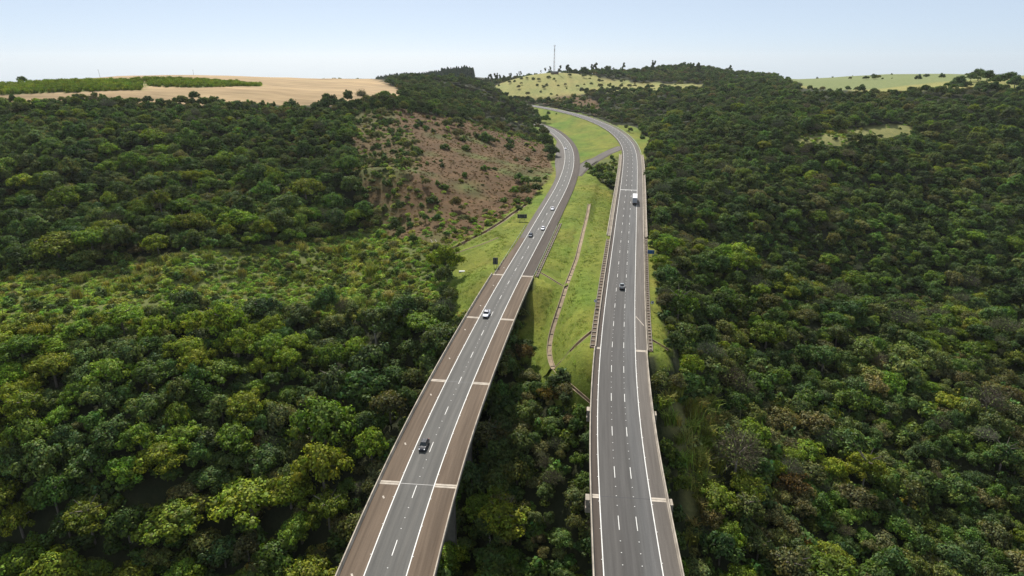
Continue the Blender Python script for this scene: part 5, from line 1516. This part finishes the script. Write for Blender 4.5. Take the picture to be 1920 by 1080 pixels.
def truck(u, v):
    s, off = CR.px(u, v)
    root = empty('box_truck', CR.at(s, off, .012), CR.head(s)); tag(root, 'white box truck driving away on the right carriageway', 'truck')
    m = MB(); m.box((0, 0, 2.62), (12.6, 2.6, 2.95)); box = m.build('cargo_box', M['truck_white'], root)
    for sg in (-1, 1):
        m = MB(); m.box((-6.33, sg * .64, 2.6), (.05, 1.22, 2.8)); d = m.build('rear_door', M['truck_rear'], root)
        m = MB(); m.tube((-6.37, sg * .18, 1.3), (-6.37, sg * .18, 3.8), .03); m.build('lock_bar', M['galv'], d)
    m = MB(); m.box((0, 0, .92), (13.0, 1.0, .26)); m.build('chassis', M['plastic'], root)
    m = MB(); m.loft([[(6.75, -1.2, .55), (6.75, 1.2, .55), (6.75, 1.2, 3.25), (6.75, -1.2, 3.25)], [(8.6, -1.2, .55), (8.6, 1.2, .55), (8.5, 1.15, 3.0), (8.5, -1.15, 3.0)]]); m.build('cab', M['truck_white'], root)
    m = MB(); m.add([(8.61, -1.05, 1.6), (8.61, 1.05, 1.6), (8.53, 1.0, 2.7), (8.53, -1.0, 2.7)], [(0, 1, 2, 3)]); m.build('windscreen', M['glass'], root)
    for sg in (-1, 1):
        for x in (-5.0, -3.7, 4.6, 7.4):
            m = MB(); m.tube((x, sg * .85, .5), (x, sg * 1.24, .5), .5, n=14); w_ = m.build('wheel', M['tyre'], root)
            m = MB(); m.tube((x, sg * 1.22, .5), (x, sg * 1.26, .5), .28, n=10); m.build('rim', M['rim'], w_)
        m = MB(); m.box((-6.40, sg * 1.05, .98), (.08, .34, .16)); m.build('tail_light', M['tail'], root)
        m = MB(); m.box((8.3, sg * 1.38, 2.2), (.15, .22, .6)); m.build('door_mirror', M['plastic'], root)
    m = MB(); m.box((-6.42, 0, .62), (.12, 2.4, .18)); m.build('rear_bumper', M['plastic'], root)
truck(1190.0, 380)

# ------------------------------------------------------------------ signs
def board(u, v, wd, ht, leg, label, face, n_posts=2, thick=.12, back=True, ribs=3):
    p = hit(u, v); z = float(ground(p[0], p[1]))
    hd = math.atan2(-p[0], p[1]) * .9                      # squarely across the carriageway
    root = empty('road_sign', (p[0], p[1], z), hd); tag(root, label, 'road sign')
    for k in range(n_posts):
        x = 0 if n_posts == 1 else wd * (.56 * k - .28)
        m = MB(); m.box((x, .0, (leg + ht) / 2 - .3), (.16, .16, leg + ht + .4)); m.build('post', M['signframe'], root)
    m = MB(); m.box((0, .16, leg + ht / 2), (wd, thick, ht)); m.build('panel', face, root)
    if back:
        for k in range(ribs):
            m = MB(); m.box((0, .07, leg + ht * (.12 + .76 * k / max(1, ribs - 1))), (wd * .98, .05, .08)); m.build('rail', M['signframe'], root)
        for sg in (-1, 1):
            m = MB(); m.box((sg * (wd / 2 + .03), .14, leg + ht / 2), (.05, .2, ht)); m.build('frame_edge', M['signframe'], root)
    return root
board(979, 415, 5.0, 2.2, 1.6, 'wide road sign seen from its dark back on the left verge', M['signback'])
board(929, 502, 2.0, 3.0, 1.4, 'narrow upright road sign seen from its dark back beside the left guardrail', M['signback'], ribs=4)
board(1220, 481, 2.9, 1.7, 1.2, 'blue road sign on two posts right of the right carriageway', M['signblue'], back=False)
def round_sign(u, v, label):
    p = hit(u, v); z = float(ground(p[0], p[1])); root = empty('speed_sign', (p[0], p[1], z)); tag(root, label, 'road sign', 'round signs beside the right carriageway')
    m = MB(); m.tube((0, 0, -.4), (0, 0, 2.6), .06, n=8); m.build('post', M['signframe'], root)
    def disc(r, y, mat, name, par):
        m = MB(); m.tube((0, y, 2.75), (0, y - .03, 2.75), r, n=28); return m.build(name, mat, par)
    disc(.62, -.06, M['signdark'], 'disc', root); disc(.52, -.095, M['signwhite'], 'disc_face', root)
    m = MB(); m.box((.10, -.135, 2.76), (.40, .012, .46)); m.build('symbol', M['signdark'], root)
round_sign(1116, 577.5, 'round sign on a post left of the right carriageway by the gutter')
round_sign(1222, 580.5, 'round sign on a post right of the right carriageway by the forest')

# ------------------------------------------------------------------ small concrete works
def culvert(u, v, label, w_, h_, d_, hd, open_top=True):
    p = hit(u, v); z = float(ground(p[0], p[1])); root = empty('culvert_headwall', (p[0], p[1], z), hd); tag(root, label, 'culvert')
    for nm_, c, s_ in (('front_wall', (0, -d_ / 2, h_ / 2 - .6), (w_, .3, h_ + 1.2)), ('back_wall', (0, d_ / 2, h_ / 2 - .1), (w_, .3, h_ + 2.2)), ('side_wall', (-w_ / 2 + .151, 0, h_ / 2 - .3), (.3, d_ - .31, h_ + 1.4)), ('side_wall', (w_ / 2 - .151, 0, h_ / 2 - .3), (.3, d_ - .31, h_ + 1.4))):
        m = MB(); m.box(c, s_); m.build(nm_, M['conc'], root)
    m = MB(); m.box((0, 0, -.4), (w_ - .62, d_ - .32, .1)); m.build('floor', M['signdark'], root)
    return root
culvert(818, 596, 'broken concrete culvert box in the forest edge left of the left viaduct', 4.2, 1.3, 3.0, .25)
culvert(838, 473, 'small whitish culvert head where the ditch meets the short channel', 3.2, .7, 1.4, .1)
p0, p1 = hit(811, 449), hit(822, 465)
channel([(p0[0], p0[1]), (.5 * (p0[0] + p1[0]), .5 * (p0[1] + p1[1])), (p1[0], p1[1])], 1.8, .8, 'steep open concrete chute above the culvert at the hillside foot', 3.0, M['conc'], bank=False)
p = hit(866, 509.5)
m = MB(); m.box((0, 0, .12), (2.6, 1.1, .5), 0, .96); o = m.build('concrete_slab', M['white_conc'], None, loc=(p[0], p[1], float(ground(p[0], p[1])))); tag(o, 'white concrete slab lying in the grass of the left verge', 'slab')

# ------------------------------------------------------------------ far away: mast, hut, poles
def mast(u, d, H):
    r = ray(u, 133) * d; x, y = r[0], r[1]; z = float(ground(x, y))
    root = empty('radio_mast', (x, y, z)); tag(root, 'tall thin lattice radio mast on the pasture hilltop', 'mast')
    def wd(h): return 1.5 * (1 - .72 * h / H)
    n = 14
    for a in range(4):
        m = MB(); ca_, sa_ = (1, 1, -1, -1)[a], (1, -1, -1, 1)[a]
        m.tube((ca_ * wd(0), sa_ * wd(0), -1), (ca_ * wd(H), sa_ * wd(H), H), .17, .12, 5); m.build('leg', M['tower_white'], root)
    for k in range(n):
        h0, h1 = H * k / n, H * (k + 1) / n; m = MB(); w0, w1 = wd(h0), wd(h1)
        c0 = [(w0, w0, h0), (w0, -w0, h0), (-w0, -w0, h0), (-w0, w0, h0)]; c1 = [(w1, w1, h1), (w1, -w1, h1), (-w1, -w1, h1), (-w1, w1, h1)]
        for j in range(4):
            m.tube(c0[j], c1[(j + 1) % 4], .09, n=4, caps=False); m.tube(c0[(j + 1) % 4], c1[j], .09, n=4, caps=False); m.tube(c1[j], c1[(j + 1) % 4], .09, n=4, caps=False)
        m.build('bracing', M['tower_red' if k % 2 else 'tower_white'], root)
    for (h, w_) in ((H - 1, 3.2), (H - 7, 1.9), (H - 10, 1.9)):
        m = MB(); m.box((0, 0, h), (w_, w_, .25)); pl = m.build('platform', M['tower_white'], root)
        for a in range(4):
            m = MB(); m.box((math.cos(a * 1.57 + .4) * w_ * .55, math.sin(a * 1.57 + .4) * w_ * .55, h + .9), (.35, .35, 1.7)); m.build('antenna_panel', M['tower_white'], pl)
    m = MB(); m.tube((0, 0, H), (0, 0, H + 3), .05, n=5); m.build('lightning_rod', M['tower_white'], root)
mast(1039, 1150, 46)
r = ray(1040, 136) * 1138; z = float(ground(r[0], r[1]))
hut = empty('hut', (r[0], r[1], z), .1); tag(hut, 'low dark roofed hut at the foot of the radio mast', 'hut')
m = MB(); m.box((0, 0, 1.0), (13, 5, 3.0)); m.build('wall', M['wall_brown'], hut)
m = MB(); m.loft([[(-7, -3.2, 2.4), (-7, 3.2, 2.4), (-7, 0, 4.6)], [(7, -3.2, 2.4), (7, 3.2, 2.4), (7, 0, 4.6)]]); m.build('roof', M['roof_dark'], hut)
for x in (-3.5, 2.5):
    m = MB(); m.box((x, -2.51, 1.2), (1.2, .06, 1.1)); m.build('window', M['glass'], hut)
def pole(u, d, H, lean, label):
    r = ray(u, 140) * d; z = float(ground(r[0], r[1])); root = empty('power_pole', (r[0], r[1], z)); tag(root, label, 'pole')
    m = MB(); m.tube((0, 0, -1), (lean, 0, H), .18, .12, 6); m.build('shaft', M['wood'], root)
    m = MB(); m.box((lean * .95, 0, H * .93), (2.0, .15, .15)); m.build('crossarm', M['wood'], root)
pole(187, 780, 9.5, -.9, 'leaning pole on the left part of the field skyline')
pole(363, 860, 7.5, 0, 'short pole on the field skyline right of the leaning one')
pole(1819, 1700, 14, 0, 'single pole on the far right skyline hill')
# ------------------------------------------------------------------ the air
def haze(density):
    m, t, o = nm("haze")
    v = N(t, "ShaderNodeVolumePrincipled")
    v.inputs['Color'].default_value = (.94, .97, 1.0, 1); v.inputs['Density'].default_value = density; v.inputs['Anisotropy'].default_value = 0.5
    t.links.new(v.outputs[0], o.inputs['Volume'])
    zl = float(TZ.min()) - 1.5; zh = 128.0
    b = MB(); b.box((0, 1450, (zl + zh) / 2), (6400, 4600, zh - zl))
    h = b.build('haze', m); tag(h, kind='stuff')
    return h
haze(HAZE)
